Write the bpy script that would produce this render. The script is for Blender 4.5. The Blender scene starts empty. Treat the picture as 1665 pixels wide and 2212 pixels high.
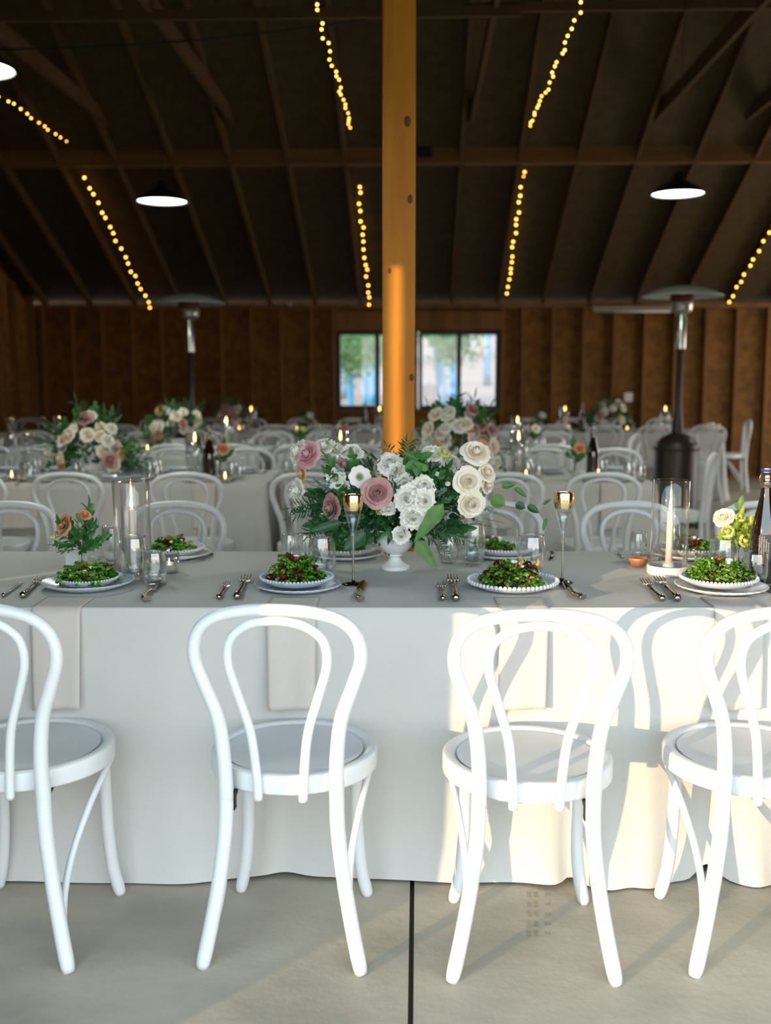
import bpy, math, random
from math import sin, cos, pi, tan, radians as R
from mathutils import Vector, Matrix, Quaternion
C = bpy.context.scene.collection
random.seed(7)

# ---------------------------------------------------------------- camera
H = 1.37; F = 2230.0; HOR = 816.0
YAW = R(1.8); PITCH = math.atan((1106 - HOR) / F)
cam_d = bpy.data.cameras.new('camera'); cam = bpy.data.objects.new('camera', cam_d); C.objects.link(cam)
cam.location = (0, 0, H); cam.rotation_euler = (pi/2 - PITCH, 0, YAW)
cam_d.sensor_fit = 'VERTICAL'; cam_d.sensor_height = 36; cam_d.sensor_width = 27.1; cam_d.lens = 36 * F / 2212
cam_d.clip_end = 500
cam_d.dof.use_dof = True; cam_d.dof.focus_distance = 2.85; cam_d.dof.aperture_fstop = 2.3
bpy.context.scene.camera = cam

# ---------------------------------------------------------------- sky and sun
w = bpy.data.worlds.new('world'); bpy.context.scene.world = w; w.use_nodes = True
nt = w.node_tree; nt.nodes.clear()
out = nt.nodes.new('ShaderNodeOutputWorld'); bg = nt.nodes.new('ShaderNodeBackground')
tc = nt.nodes.new('ShaderNodeTexCoord'); sp = nt.nodes.new('ShaderNodeSeparateXYZ'); rp = nt.nodes.new('ShaderNodeValToRGB')
nt.links.new(tc.outputs['Generated'], sp.inputs[0]); nt.links.new(sp.outputs['Z'], rp.inputs[0])
rp.color_ramp.elements[0].position = 0.0; rp.color_ramp.elements[0].color = (1.0, .93, .84, 1)
rp.color_ramp.elements[1].position = .35; rp.color_ramp.elements[1].color = (.66, .86, 1.0, 1)
r2 = nt.nodes.new('ShaderNodeValToRGB'); mp_ = nt.nodes.new('ShaderNodeMapRange'); mp_.inputs[1].default_value = -1; mp_.inputs[2].default_value = 1
nt.links.new(sp.outputs['X'], mp_.inputs[0]); nt.links.new(mp_.outputs[0], r2.inputs[0])
r2.color_ramp.elements[0].color = (.88,1.0,1.06,1); r2.color_ramp.elements[1].color = (1.08,.97,.92,1)
mu = nt.nodes.new('ShaderNodeMix'); mu.data_type = 'RGBA'; mu.blend_type = 'MULTIPLY'; mu.inputs[0].default_value = 1
nt.links.new(rp.outputs[0], mu.inputs[6]); nt.links.new(r2.outputs[0], mu.inputs[7]); nt.links.new(mu.outputs[2], bg.inputs[0]); bg.inputs[1].default_value = 4.1
nt.links.new(bg.outputs[0], out.inputs[0])
SUN_AZ = math.atan(.9); SUN_EL = R(7.0)          # travels towards +X +Y, coming in low from behind the camera's left
sd = bpy.data.lights.new('sun', 'SUN'); sun = bpy.data.objects.new('sun', sd); C.objects.link(sun)
sd.energy = 4.9; sd.color = (1.0, .74, .44); sd.angle = R(.4)
sdir = Vector((sin(SUN_AZ)*cos(SUN_EL), cos(SUN_AZ)*cos(SUN_EL), -sin(SUN_EL)))
sun.rotation_euler = sdir.to_track_quat('-Z', 'Y').to_euler(); sun.location = (-8, -9, 4)
vs = bpy.context.scene.view_settings
vs.view_transform = 'Standard'; vs.look = 'None'; vs.gamma = 1; vs.exposure = 0.0; vs.use_curve_mapping = False
bpy.context.scene.cycles.max_bounces = 10; bpy.context.scene.cycles.transparent_max_bounces = 24
bpy.context.scene.cycles.caustics_reflective = False; bpy.context.scene.cycles.caustics_refractive = False

# ---------------------------------------------------------------- helpers
fw = Vector((-sin(YAW)*cos(PITCH), cos(YAW)*cos(PITCH), -sin(PITCH))); rt = Vector((cos(YAW), sin(YAW), 0)); upv = rt.cross(fw)
def ray(px, py): return fw + rt*((px-832.5)/F) - upv*((py-1106)/F)
def at(px, py, z):
    d = ray(px, py); return Vector((0,0,H)) + d*((z-H)/d.z)
def atY(px, py, Y):
    d = ray(px, py); return Vector((0,0,H)) + d*(Y/d.y)

def setsmooth(me, ang=None):
    for p in me.polygons: p.use_smooth = True
class MB:
    def __init__(s): s.v = []; s.f = []; s.m = []; s.sm = []
    def add(s, vs, fs, mi=0, smooth=True):
        n = len(s.v); s.v += [tuple(v) for v in vs]
        for f in fs: s.f.append([i+n for i in f]); s.m.append(mi); s.sm.append(smooth)
    def box(s, a, b, mi=0, M=None):
        x0,y0,z0 = a; x1,y1,z1 = b
        vs = [Vector(p) for p in ((x0,y0,z0),(x1,y0,z0),(x1,y1,z0),(x0,y1,z0),(x0,y0,z1),(x1,y0,z1),(x1,y1,z1),(x0,y1,z1))]
        if M: vs = [M@v for v in vs]
        s.add(vs, [(0,3,2,1),(4,5,6,7),(0,1,5,4),(1,2,6,5),(2,3,7,6),(3,0,4,7)], mi, False); return s
    def tube(s, pts, r, n=10, mi=0, cap=True, flat=None):
        pts = [Vector(p) for p in pts]; m = len(pts)
        rr = r if isinstance(r, (list, tuple)) else [r]*m
        t0 = (pts[1]-pts[0]).normalized(); ref = Vector((0,0,1)) if abs(t0.z) < .9 else Vector((0,1,0))
        nx = t0.cross(ref).normalized(); vs = []
        for i in range(m):
            t = (pts[min(i+1,m-1)]-pts[max(i-1,0)]).normalized()
            nx = (nx - t*nx.dot(t)).normalized(); ny = t.cross(nx)
            fl = flat[i] if flat else 1
            for k in range(n):
                a = 2*pi*k/n; vs.append(pts[i] + nx*(cos(a)*rr[i]) + ny*(sin(a)*rr[i]*fl))
        fs = [(i*n+k, i*n+(k+1)%n, (i+1)*n+(k+1)%n, (i+1)*n+k) for i in range(m-1) for k in range(n)]
        s.add(vs, fs, mi)
        if cap:
            b = len(s.v)-m*n
            s.f.append([b+k for k in range(n)][::-1]); s.m.append(mi); s.sm.append(False)
            s.f.append([b+(m-1)*n+k for k in range(n)]); s.m.append(mi); s.sm.append(False)
        return s
    def lathe(s, prof, n=32, mi=0, c=(0,0,0), mod=None):
        vs = []; m = len(prof)
        for j,(r,z) in enumerate(prof):
            for k in range(n):
                a = 2*pi*k/n; q = mod(a,r,z,j) if mod else (r,z)
                vs.append((c[0]+cos(a)*q[0], c[1]+sin(a)*q[0], c[2]+q[1]))
        fs = [(j*n+k, j*n+(k+1)%n, (j+1)*n+(k+1)%n, (j+1)*n+k) for j in range(m-1) for k in range(n)]
        s.add(vs, fs, mi); return s
    def ball(s, c, r, n=10, mi=0, sz=1.0):
        m = max(5, n//2+1)
        s.lathe([(r*sin(pi*j/(m-1))+1e-5, -r*sz*cos(pi*j/(m-1))) for j in range(m)], n, mi, c); return s
    def grid(s, fn, nu, nv, mi=0):
        vs = [fn(i/(nu-1), j/(nv-1)) for j in range(nv) for i in range(nu)]
        s.add(vs, [(j*nu+i, j*nu+i+1, (j+1)*nu+i+1, (j+1)*nu+i) for j in range(nv-1) for i in range(nu-1)], mi); return s
    def mesh(s, name, mats):
        me = bpy.data.meshes.new(name); me.from_pydata(s.v, [], s.f)
        for m in (mats if isinstance(mats, (list, tuple)) else [mats]): me.materials.append(m)
        me.polygons.foreach_set('material_index', s.m); me.polygons.foreach_set('use_smooth', s.sm); me.update(); return me
    def build(s, name, mats, parent=None, loc=None):
        return link(name, s.mesh(name, mats), parent, loc)
def link(name, me, parent=None, loc=None, rot=None, scale=None):
    o = bpy.data.objects.new(name, me); C.objects.link(o)
    if parent: o.parent = parent
    if loc is not None: o.location = loc
    if rot is not None:
        if isinstance(rot, Quaternion): o.rotation_mode = 'QUATERNION'; o.rotation_quaternion = rot
        else: o.rotation_euler = rot
    if scale is not None: o.scale = (scale,)*3 if isinstance(scale, (int, float)) else scale
    return o
def spline(P, n=6):
    P = [Vector(p) for p in P]; o = []
    for i in range(len(P)-1):
        a,b,c,d = P[max(i-1,0)],P[i],P[i+1],P[min(i+2,len(P)-1)]
        for k in range(n):
            t = k/n; o.append(.5*((2*b)+(c-a)*t+(2*a-5*b+4*c-d)*t*t+(3*b-a-3*c+d)*t**3))
    o.append(P[-1]); return o
def tag(o, label=None, cat=None, group=None, kind=None):
    if label: o['label'] = label
    if cat: o['category'] = cat
    if group: o['group'] = group
    if kind: o['kind'] = kind
    return o
def thing(name, label, cat, loc=(0,0,0), rz=0, group=None):
    o = bpy.data.objects.new(name, None); C.objects.link(o); o.empty_display_size = .05
    o.location = loc; o.rotation_euler = (0,0,rz); return tag(o, label, cat, group)
def dup(root, loc, rz=0, label=None, group=None, scale=None):
    kids = {}
    for o in root.children_recursive: kids.setdefault(o.parent, []).append(o)
    def cp(o, par):
        c = o.copy(); C.objects.link(c)
        if par: c.parent = par
        for k in kids.get(o, []): cp(k, c)
        return c
    r = cp(root, None); r.location = loc; r.rotation_euler = (0,0,rz)
    if label: r['label'] = label
    if group: r['group'] = group
    if scale: r.scale = (scale,)*3
    return r
def struct(o): o['kind'] = 'structure'; return o
ORD = ['first','second','third','fourth','fifth','sixth','seventh','eighth','ninth','tenth','eleventh','twelfth','thirteenth','fourteenth','fifteenth','sixteenth','seventeenth','eighteenth','nineteenth','twentieth','twenty-first','twenty-second']

# ---------------------------------------------------------------- materials
def mat(name, col, rough=.5, metal=0, noise=None, bump=None, sub=0, spec=.5, coat=0, trans=0, emit=None, alpha=None):
    """noise=(scale, other colour, detail, stretch)   bump=(scale, strength, stretch)"""
    m = bpy.data.materials.new(name); m.use_nodes = True; t = m.node_tree; b = t.nodes['Principled BSDF']
    b.inputs['Base Color'].default_value = (*col, 1); b.inputs['Roughness'].default_value = rough; b.inputs['Metallic'].default_value = metal
    b.inputs['Specular IOR Level'].default_value = spec; b.inputs['Coat Weight'].default_value = coat
    if sub: b.inputs['Subsurface Weight'].default_value = sub; b.inputs['Subsurface Radius'].default_value = (.02,.015,.01); b.inputs['Subsurface Scale'].default_value = .3
    def co(st):
        c = t.nodes.new('ShaderNodeTexCoord'); mp = t.nodes.new('ShaderNodeMapping'); mp.inputs['Scale'].default_value = st
        t.links.new(c.outputs['Object'], mp.inputs[0]); return mp.outputs[0]
    if noise:
        sc, c2, det, st = (list(noise)+[4,(1,1,1)])[:4] if len(noise) < 4 else noise
        n = t.nodes.new('ShaderNodeTexNoise'); n.inputs['Scale'].default_value = sc; n.inputs['Detail'].default_value = det
        t.links.new(co(st), n.inputs['Vector'])
        r = t.nodes.new('ShaderNodeValToRGB'); r.color_ramp.elements[0].position = .36; r.color_ramp.elements[1].position = .66
        r.color_ramp.elements[0].color = (*col,1); r.color_ramp.elements[1].color = (*c2,1)
        t.links.new(n.outputs[0], r.inputs[0]); t.links.new(r.outputs[0], b.inputs['Base Color'])
    if bump:
        n = t.nodes.new('ShaderNodeTexNoise'); n.inputs['Scale'].default_value = bump[0]; n.inputs['Detail'].default_value = 5
        t.links.new(co(bump[2] if len(bump) > 2 else (1,1,1)), n.inputs['Vector'])
        bp = t.nodes.new('ShaderNodeBump'); bp.inputs['Strength'].default_value = bump[1]; bp.inputs['Distance'].default_value = .01
        t.links.new(n.outputs[0], bp.inputs['Height']); t.links.new(bp.outputs[0], b.inputs['Normal'])
    if emit: b.inputs['Emission Color'].default_value = (*emit[0],1); b.inputs['Emission Strength'].default_value = emit[1]
    return m
def glass_mat(name, tint=(1,1,1), edge=.75, base=.06):
    m = bpy.data.materials.new(name); m.use_nodes = True; t = m.node_tree; t.nodes.clear()
    o = t.nodes.new('ShaderNodeOutputMaterial'); mx = t.nodes.new('ShaderNodeMixShader'); tr = t.nodes.new('ShaderNodeBsdfTransparent')
    g = t.nodes.new('ShaderNodeBsdfGlossy'); g.inputs['Roughness'].default_value = .03; g.inputs[0].default_value = (1,1,1,1)
    lw = t.nodes.new('ShaderNodeLayerWeight'); lw.inputs[0].default_value = .5
    rr = t.nodes.new('ShaderNodeMapRange'); pw = t.nodes.new('ShaderNodeMath'); pw.operation = 'POWER'; pw.inputs[1].default_value = 2.2
    t.links.new(lw.outputs['Facing'], pw.inputs[0]); t.links.new(pw.outputs[0], rr.inputs[0]); rr.inputs[3].default_value = base; rr.inputs[4].default_value = edge
    tr.inputs[0].default_value = (*tint, 1)
    t.links.new(rr.outputs[0], mx.inputs[0]); t.links.new(tr.outputs[0], mx.inputs[1]); t.links.new(g.outputs[0], mx.inputs[2]); t.links.new(mx.outputs[0], o.inputs[0])
    return m
def two_side(name, c1, c2, rough=.6, tl=.25, noise=(30,)):
    m = mat(name, c1, rough, noise=(noise[0], c2, 3, (1,1,1)))
    t = m.node_tree; b = t.nodes['Principled BSDF']; o = t.nodes['Material Output']
    tl_ = t.nodes.new('ShaderNodeBsdfTranslucent'); mx = t.nodes.new('ShaderNodeMixShader'); mx.inputs[0].default_value = tl
    tl_.inputs[0].default_value = (*[min(1,c*1.2) for c in c2], 1)
    t.links.new(b.outputs[0], mx.inputs[1]); t.links.new(tl_.outputs[0], mx.inputs[2]); t.links.new(mx.outputs[0], o.inputs[0])
    return m
def emis(name, col, st):
    m = bpy.data.materials.new(name); m.use_nodes = True; t = m.node_tree; t.nodes.clear()
    o = t.nodes.new('ShaderNodeOutputMaterial'); e = t.nodes.new('ShaderNodeEmission'); e.inputs[0].default_value = (*col,1); e.inputs[1].default_value = st
    t.links.new(e.outputs[0], o.inputs[0]); return m
def osb(name, c1, c2, seam):
    m = mat(name, c1, .8, noise=(9, c2, 6, (1,1,1)), bump=(60,.3)); return m
M = {}
M['paint'] = mat('white_paint', (.73,.75,.76), .32, bump=(18,.04))
M['panel'] = mat('seat_paint', (.68,.70,.72), .38)
M['linen'] = mat('linen', (.57,.56,.53), .85, noise=(3,(.61,.60,.57),5,(1,1,1)), bump=(420,.12), spec=.2)
M['napkin'] = mat('blush_napkin', (.60,.545,.50), .85, noise=(5,(.63,.575,.53),4,(1,1,1)), bump=(380,.15), spec=.2)
M['iron'] = mat('black_iron', (.02,.02,.02), .5, .6)
M['concrete'] = mat('concrete', (.43,.375,.295), .6, noise=(2.2,(.29,.265,.215),12,(1,1.5,1)), bump=(30,.2))
M['dirt'] = mat('hill_dirt', (.24,.14,.10), .9, noise=(.9,(.15,.13,.12),8,(.35,1.6,1)))
M['yard'] = mat('yard_gravel', (.42,.38,.32), .9, noise=(2,(.33,.30,.26),6,(1,1,1)))
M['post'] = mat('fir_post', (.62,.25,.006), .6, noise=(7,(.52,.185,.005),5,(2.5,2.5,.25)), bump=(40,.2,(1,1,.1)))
M['knot'] = mat('wood_knot', (.16,.06,.02), .7)
M['beam'] = mat('glulam', (.21,.10,.022), .7, noise=(5,(.15,.07,.016),5,(.12,1,2)))
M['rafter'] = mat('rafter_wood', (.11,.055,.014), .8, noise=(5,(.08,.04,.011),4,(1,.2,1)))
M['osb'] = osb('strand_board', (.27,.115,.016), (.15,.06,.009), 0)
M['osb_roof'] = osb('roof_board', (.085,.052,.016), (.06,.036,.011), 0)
M['stud'] = mat('stud_wood', (.25,.105,.018), .7, noise=(6,(.16,.068,.012),4,(1,1,.15)))
M['frame'] = mat('window_black', (.015,.015,.015), .5)
M['pane'] = glass_mat('window_glass', (.97,.98,1), .4, .03)
M['glass'] = glass_mat('clear_glass', (.965,.98,.98), .95, .09)
M['glassg'] = glass_mat('far_glass', (.93,.95,.95), .9, .12)
M['tube_glass'] = glass_mat('hurricane_glass', (.985,.985,.98), .75, .05)
M['water'] = glass_mat('water', (.93,.95,.96), .5, .08)
M['gold'] = mat('gold', (1,.76,.42), .12, 1)
M['silver'] = mat('old_silver', (.42,.38,.33), .22, 1)
M['blade'] = mat('dark_blade', (.10,.08,.07), .2, 1)
M['plate'] = mat('plate_grey_blue', (.55,.62,.68), .22, coat=.5)
M['plate_w'] = mat('plate_white', (.72,.74,.77), .2, coat=.5)
M['marble'] = mat('white_marble', (.82,.82,.83), .25, noise=(8,(.74,.74,.76),6,(1,1,1)))
M['urn'] = mat('urn_white', (.80,.80,.78), .45, bump=(60,.15))
M['wax'] = mat('candle_wax', (.90,.80,.68), .5, sub=.3)
M['wick'] = mat('wick', (.03,.02,.02), .8)
M['flame'] = emis('flame', (1,.62,.22), 26)
M['flame_far'] = emis('flame_far', (1,.55,.16), 15)
M['bulb'] = emis('string_bulb', (1,.50,.09), 9)
M['wire'] = mat('green_wire', (.02,.025,.015), .6)
M['copper'] = mat('copper_dish', (.58,.25,.13), .5, .3, noise=(20,(.40,.16,.09),3,(1,1,1)))
M['card'] = mat('card', (.80,.82,.84), .7)
M['bottle'] = mat('dark_bottle', (.012,.006,.004), .06, spec=.8, coat=1)
M['bottle_neck'] = glass_mat('neck_glass', (.8,.62,.4), .8, .2)
M['blue'] = mat('blue_cap', (.03,.04,.35), .4)
M['print'] = mat('label_print', (.55,.50,.44), .5)
M['porcelain'] = mat('stopper', (.75,.74,.7), .3)
M['bronze'] = mat('heater_bronze', (.045,.032,.025), .38, .4, bump=(90,.08))
M['steel'] = mat('heater_steel', (.55,.55,.5), .25, 1)
M['alu'] = mat('heater_dome', (.55,.62,.58), .4, .3)
M['rust'] = mat('burner', (.16,.05,.025), .6, .5)
M['shade'] = mat('shade_dark', (.01,.015,.013), .35)
M['shade_in'] = mat('shade_inner', (.85,.85,.85), .5)
M['lamp'] = emis('lamp_disc', (.93,1,.98), 7)
M['pvc'] = mat('grey_pipe', (.30,.25,.18), .6)
M['outlet'] = mat('outlet', (.75,.75,.7), .5)
M['stain'] = mat('stain', (.30,.25,.16), .8)
M['gap'] = mat('joint_gap', (.03,.022,.018), .8)
M['mauve'] = two_side('petal_mauve', (.50,.24,.25), (.66,.40,.37), .6, .12)
M['pink'] = two_side('petal_pink', (.66,.33,.38), (.80,.52,.52), .6, .12)
M['cream'] = two_side('petal_cream', (.95,.84,.66), (.96,.90,.79), .6, .12)
M['white'] = two_side('petal_white', (.94,.92,.82), (.95,.94,.88), .6, .12)
M['coral'] = two_side('petal_coral', (.86,.36,.20), (.88,.50,.33), .6, .25)
M['peach'] = two_side('petal_peach', (.80,.52,.30), (.85,.62,.42), .6, .25)
M['limepetal'] = two_side('petal_lime', (.72,.78,.22), (.80,.84,.42), .6, .3)
M['yc'] = mat('flower_eye', (.22,.26,.08), .7)
M['stamen'] = mat('stamen', (.05,.06,.03), .7)
M['leaf'] = two_side('leaf_green', (.035,.15,.035), (.07,.24,.06), .42, .2)
M['leafdk'] = two_side('leaf_dark', (.012,.075,.032), (.03,.12,.04), .42, .15)
M['leaflt'] = two_side('leaf_light', (.10,.24,.06), (.17,.32,.09), .5, .3)
M['euc'] = two_side('leaf_grey', (.13,.24,.19), (.2,.32,.27), .6, .15)
M['olive'] = two_side('leaf_olive', (.16,.16,.05), (.22,.2,.06), .6, .15)
M['lime'] = two_side('leaf_lime', (.36,.48,.05), (.5,.6,.1), .5, .35)
M['stem'] = mat('stem', (.10,.16,.05), .6)
M['twig'] = mat('twig', (.45,.36,.24), .7)
M['salad'] = two_side('salad_green', (.05,.27,.015), (.20,.48,.04), .45, .25, (90,))
M['salad_red'] = two_side('salad_red', (.10,.02,.015), (.2,.05,.02), .4, .1, (90,))
M['saladlt'] = two_side('salad_pale', (.32,.52,.08), (.48,.62,.18), .45, .3, (90,))
M['cheese'] = mat('cheese', (.86,.85,.8), .6)
M['beet'] = mat('candied', (.32,.08,.02), .3)
M['orange'] = mat('citrus', (.85,.38,.05), .4)
M['tree'] = two_side('tree_leaf', (.06,.15,.05), (.13,.24,.09), .6, .3)
M['treelt'] = two_side('tree_leaf_pale', (.18,.2,.08), (.4,.36,.2), .6, .3)
M['sleeve'] = mat('blue_sleeve', (.01,.20,.42), .5, noise=(2,(.03,.25,.45),2,(1,1,1)))
M['sleeve_lt'] = mat('pale_sleeve', (.16,.25,.33), .5, noise=(2,(.1,.2,.32),2,(1,1,1)))
M['cable'] = mat('cable', (.01,.01,.01), .6)
M['amber'] = mat('amber_shade', (.75,.30,.05), .4)

# ---------------------------------------------------------------- building
YW = 14.15; XL = -5.3; XR = 7.5; YF = 1.0; ZF = 2.52
jx0 = at(890,1915,0); 
jx = jx0.x
b = MB(); b.box((XL-.3, -2.5, -.2),(jx-.006, YW+.1, 0)); b.box((jx+.006, -2.5, -.2),(XR+.3, YW+.1, 0))
struct(b.build('floor', M['concrete']))
b = MB(); b.box((jx-.006, -2.5, -.2),(jx+.006, YW, -.012)); struct(b.build('trim_1', M['gap']))
# back wall with window holes
WX0, WX1, WZ0, WZ1 = -1.10, 1.09, .95, 1.99
ZT = 2.33
b = MB(); b.box((XL,YW,0),(WX0,YW+.03,ZT)); b.box((WX1,YW,0),(XR,YW+.03,ZT)); b.box((WX0,YW,0),(WX1,YW+.03,WZ0)); b.box((WX0,YW,WZ1),(WX1,YW+.03,ZT))
struct(b.build('wall_back', M['osb']))
b = MB(); x = XL+.2
while x < XR:
    if not (WX0-.05 < x < WX1+.05): b.box((x-.019,YW-.11,.04),(x+.019,YW-.001,ZT-.04))
    x += .406
b.box((WX0-.06,YW-.11,.04),(WX0-.02,YW-.001,ZT-.04)); b.box((WX1+.02,YW-.11,.04),(WX1+.06,YW-.001,ZT-.04))
b.box((WX0-.02,YW-.11,WZ1+.02),(WX1+.02,YW-.001,WZ1+.26)); b.box((WX0-.02,YW-.11,WZ0-.06),(WX1+.02,YW-.001,WZ0-.02))
b.box((XL,YW-.12,ZT-.04),(XR,YW,ZT+.02)); b.box((XL,YW-.12,0),(XR,YW,.04))
struct(b.build('trim_2', M['stud']))
b = MB(); b.box((XL-.03,YF,0),(XL,YW+.03,7.2)); struct(b.build('wall_left', M['osb']))
b = MB(); y = 0
while y < YW: b.box((XL,y-.02,0),(XL+.10,y+.02,2.6)); y += .61
b.box((XL,YF,1.2),(XL+.06,YW-.1,1.24)); struct(b.build('trim_3', M['stud']))
b = MB(); b.box((XR,YF,0),(XR+.03,8.6,7.2)); b.box((XR,8.6,2.4),(XR+.03,13.4,7.2)); b.box((XR,13.4,0),(XR+.03,YW+.03,7.2)); struct(b.build('wall_right', M['osb']))  # unseen opening shaped to let light onto the right of the back wall
# unseen front wall: panel, slit and header placed to shape the incoming sunlight
b = MB(); b.box((XL,YF-.06,ZF),(XR,YF,6)); b.box((3.6,YF-.06,0),(XR,YF,ZF)); b.box((-3.085,YF-.06,0),(-1.49,YF,ZF)); b.box((XL,YF-.06,0),(-3.185,YF,ZF))
struct(b.build('wall_front_occluder', M['osb']))
# roof deck
SL = .45; YR = 5.5
def zr(y): return ZT+.1 + SL*(YW-y)
ZRIDGE = zr(YR)
def zfront(y): return ZF+.15 + (ZRIDGE-ZF-.15)*(y-YF)/(YR-YF)
b = MB()
def slab(y0,z0,y1,z1,t=.03):
    b.add([(XL,y0,z0),(XR,y0,z0),(XR,y1,z1),(XL,y1,z1),(XL,y0,z0+t),(XR,y0,z0+t),(XR,y1,z1+t),(XL,y1,z1+t)],
          [(0,3,2,1),(4,5,6,7),(0,1,5,4),(1,2,6,5),(2,3,7,6),(3,0,4,7)],0,False)
slab(YR,ZRIDGE,YW+.5,zr(YW+.5)); slab(YF-.3,zfront(YF-.3),YR,ZRIDGE)
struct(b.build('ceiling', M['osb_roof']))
k = 4
def member(pts, hw, name_n, m='rafter'):
    pass
b = MB(); x = XL+.25
while x < XR:
    for (ya,za,yb,zb) in ((YR,ZRIDGE,YW,zr(YW)),(YF,zfront(YF),YR,ZRIDGE)):
        b.add([(x-.019,ya,za-.14),(x+.019,ya,za-.14),(x+.019,yb,zb-.14),(x-.019,yb,zb-.14),(x-.019,ya,za),(x+.019,ya,za),(x+.019,yb,zb),(x-.019,yb,zb)],
          [(0,3,2,1),(4,5,6,7),(0,1,5,4),(1,2,6,5),(2,3,7,6),(3,0,4,7)],0,False)
    x += .61
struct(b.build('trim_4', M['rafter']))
YB = 11.2
zb0 = atY(600,355,YB).z; zb1 = atY(600,287,YB).z
b = MB(); b.box((XL,YB,zb0),(XR,YB+.14,zb1)); struct(b.build('trim_5', M['beam']))
b = MB(); b.box((-.02,YB-.02,zb0+.06),(.14,YB,zb1-.02)); b.box((-.02,YB+.14,zb0+.06),(.14,YB+.16,zb1-.02)); struct(b.build('trim_6', M['iron']))
# ceiling ties running from the beam to the front
n = 7
for px in (20,252,515,1015,1400,1590):
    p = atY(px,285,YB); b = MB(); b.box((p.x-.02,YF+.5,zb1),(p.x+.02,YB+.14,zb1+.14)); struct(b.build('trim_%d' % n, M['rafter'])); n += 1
# second cross members nearer the camera and diagonal braces
b = MB()
p = atY(832,30,7.6); b.box((XL,7.6,p.z-.02),(0.7,7.64,p.z+.05)); b.box((.3,7.66,p.z+.03),(XR,7.70,p.z+.09)); struct(b.build('trim_%d' % n, M['rafter'])); n += 1
p = atY(832,262,YB+.5)
b = MB(); b.box((XL,YB+.2,zb1-.06),(XR,YB+.24,zb1+.16)); struct(b.build('trim_%d' % n, M['rafter'])); n += 1
# post
post = thing('support_post', 'square fir post rising through the centre, lower half lit orange by the sun', 'post', (0,0,0))
b = MB(); X0, X1, Y0 = atY(826,700,4.35).x, atY(896,700,4.35).x, 4.35; bw = .006
prof = [(X0+bw,Y0),(X1-bw,Y0),(X1,Y0+bw),(X1,Y0+.14-bw),(X1-bw,Y0+.14),(X0+bw,Y0+.14),(X0,Y0+.14-bw),(X0,Y0+bw)]
vs_ = [(x_,y_,0) for x_,y_ in prof]+[(x_,y_,zfront(Y0)-.05) for x_,y_ in prof]
b.add(vs_, [(i,(i+1)%8,(i+1)%8+8,i+8) for i in range(8)]+[tuple(range(8))[::-1],tuple(range(8,16))],0,False)
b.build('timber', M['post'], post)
for px,py,r in ((880,262,.017),(886,430,.014),(889,815,.012),(841,585,.009)):
    p = atY(px,py,Y0); q = MB(); q.lathe([(.0001,-.0015),(r*.5,-.0015),(r,-.0005),(r,0)],14)
    q.v = [(v[0]*.8, v[2], v[1]*1.3) for v in q.v]; q.build('knot', M['knot'], post, (min(p.x,X1-r),Y0,p.z))

# windows: two black sliders side by side
def window(i, x0, x1, lab):
    wn = bpy.data.objects.new('window_%d' % i, None); C.objects.link(wn); struct(wn)
    wn.location = (0,0,0); b = MB(); t = .045; y0, y1 = YW-.03, YW+.05
    b.box((x0,y0,WZ0),(x1,y1,WZ0+t)); b.box((x0,y0,WZ1-t),(x1,y1,WZ1)); b.box((x0,y0,WZ0+t),(x0+t,y1,WZ1-t)); b.box((x1-t,y0,WZ0+t),(x1,y1,WZ1-t))
    xm = (x0+x1)/2; b.box((xm-.03,y0,WZ0+t),(xm+.03,y1,WZ1-t)); b.build('window_frame', M['frame'], wn)
    for a,c in ((x0+t,xm-.03),(xm+.03,x1-t)):
        q = MB(); q.box((a,YW+.01,WZ0+t),(c,YW+.014,WZ1-t)); q.build('window_pane', M['pane'], wn)
window(1, WX0, -.01, ''); window(2, .01, WX1, '')
# outlet, pipe, sensor
p = atY(1357,858,YW-.11); o = MB(); o.box((-.055,-.012,-.06),(.055,0,.06)); o.box((-.03,-.016,-.04),(.03,-.012,-.008)); o.box((-.03,-.016,.008),(.03,-.012,.04))
tag(o.build('wall_outlet', M['outlet'], None, (p.x,YW-.11,p.z)), 'small white electrical box on the back wall studs', 'outlet')
b = MB(); b.box((p.x-.05,YW-.1095,p.z-.03),(p.x-.05,YW-.109,p.z-.03))
a = atY(1278,652,YW-.25); c = atY(1452,648,YW-.25)
t = thing('strip_light', 'long unlit strip light fixture along the top of the back wall', 'light', (a.x,a.y,ZT-.05))
b = MB(); b.box((0,-.05,-.035),(c.x-a.x,.02,.02)); b.build('housing', M['pvc'], t)
b = MB(); b.tube([(.03,-.02,-.045),(c.x-a.x-.03,-.02,-.045)],.016,10); b.build('tube', M['outlet'], t)
p = atY(626,657,YW-.16); b = MB(); b.ball((0,0,0),.035,12,0,.5); tag(b.build('motion_sensor', M['outlet'], None, (p.x,YW-.155,p.z)), 'tiny white sensor at the top of the back wall left of the window', 'sensor')
# cable across the rafters
a = atY(-40,108,7.7); c = atY(824,38,7.7); pts = [a.lerp(c,i/12)+Vector((0,0,-.05*sin(pi*i/12))) for i in range(13)]
b = MB(); b.tube(pts,.007,6); tag(b.build('power_cable', M['cable']), 'thin black cable slung across the roof at upper left', 'cable')

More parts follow.
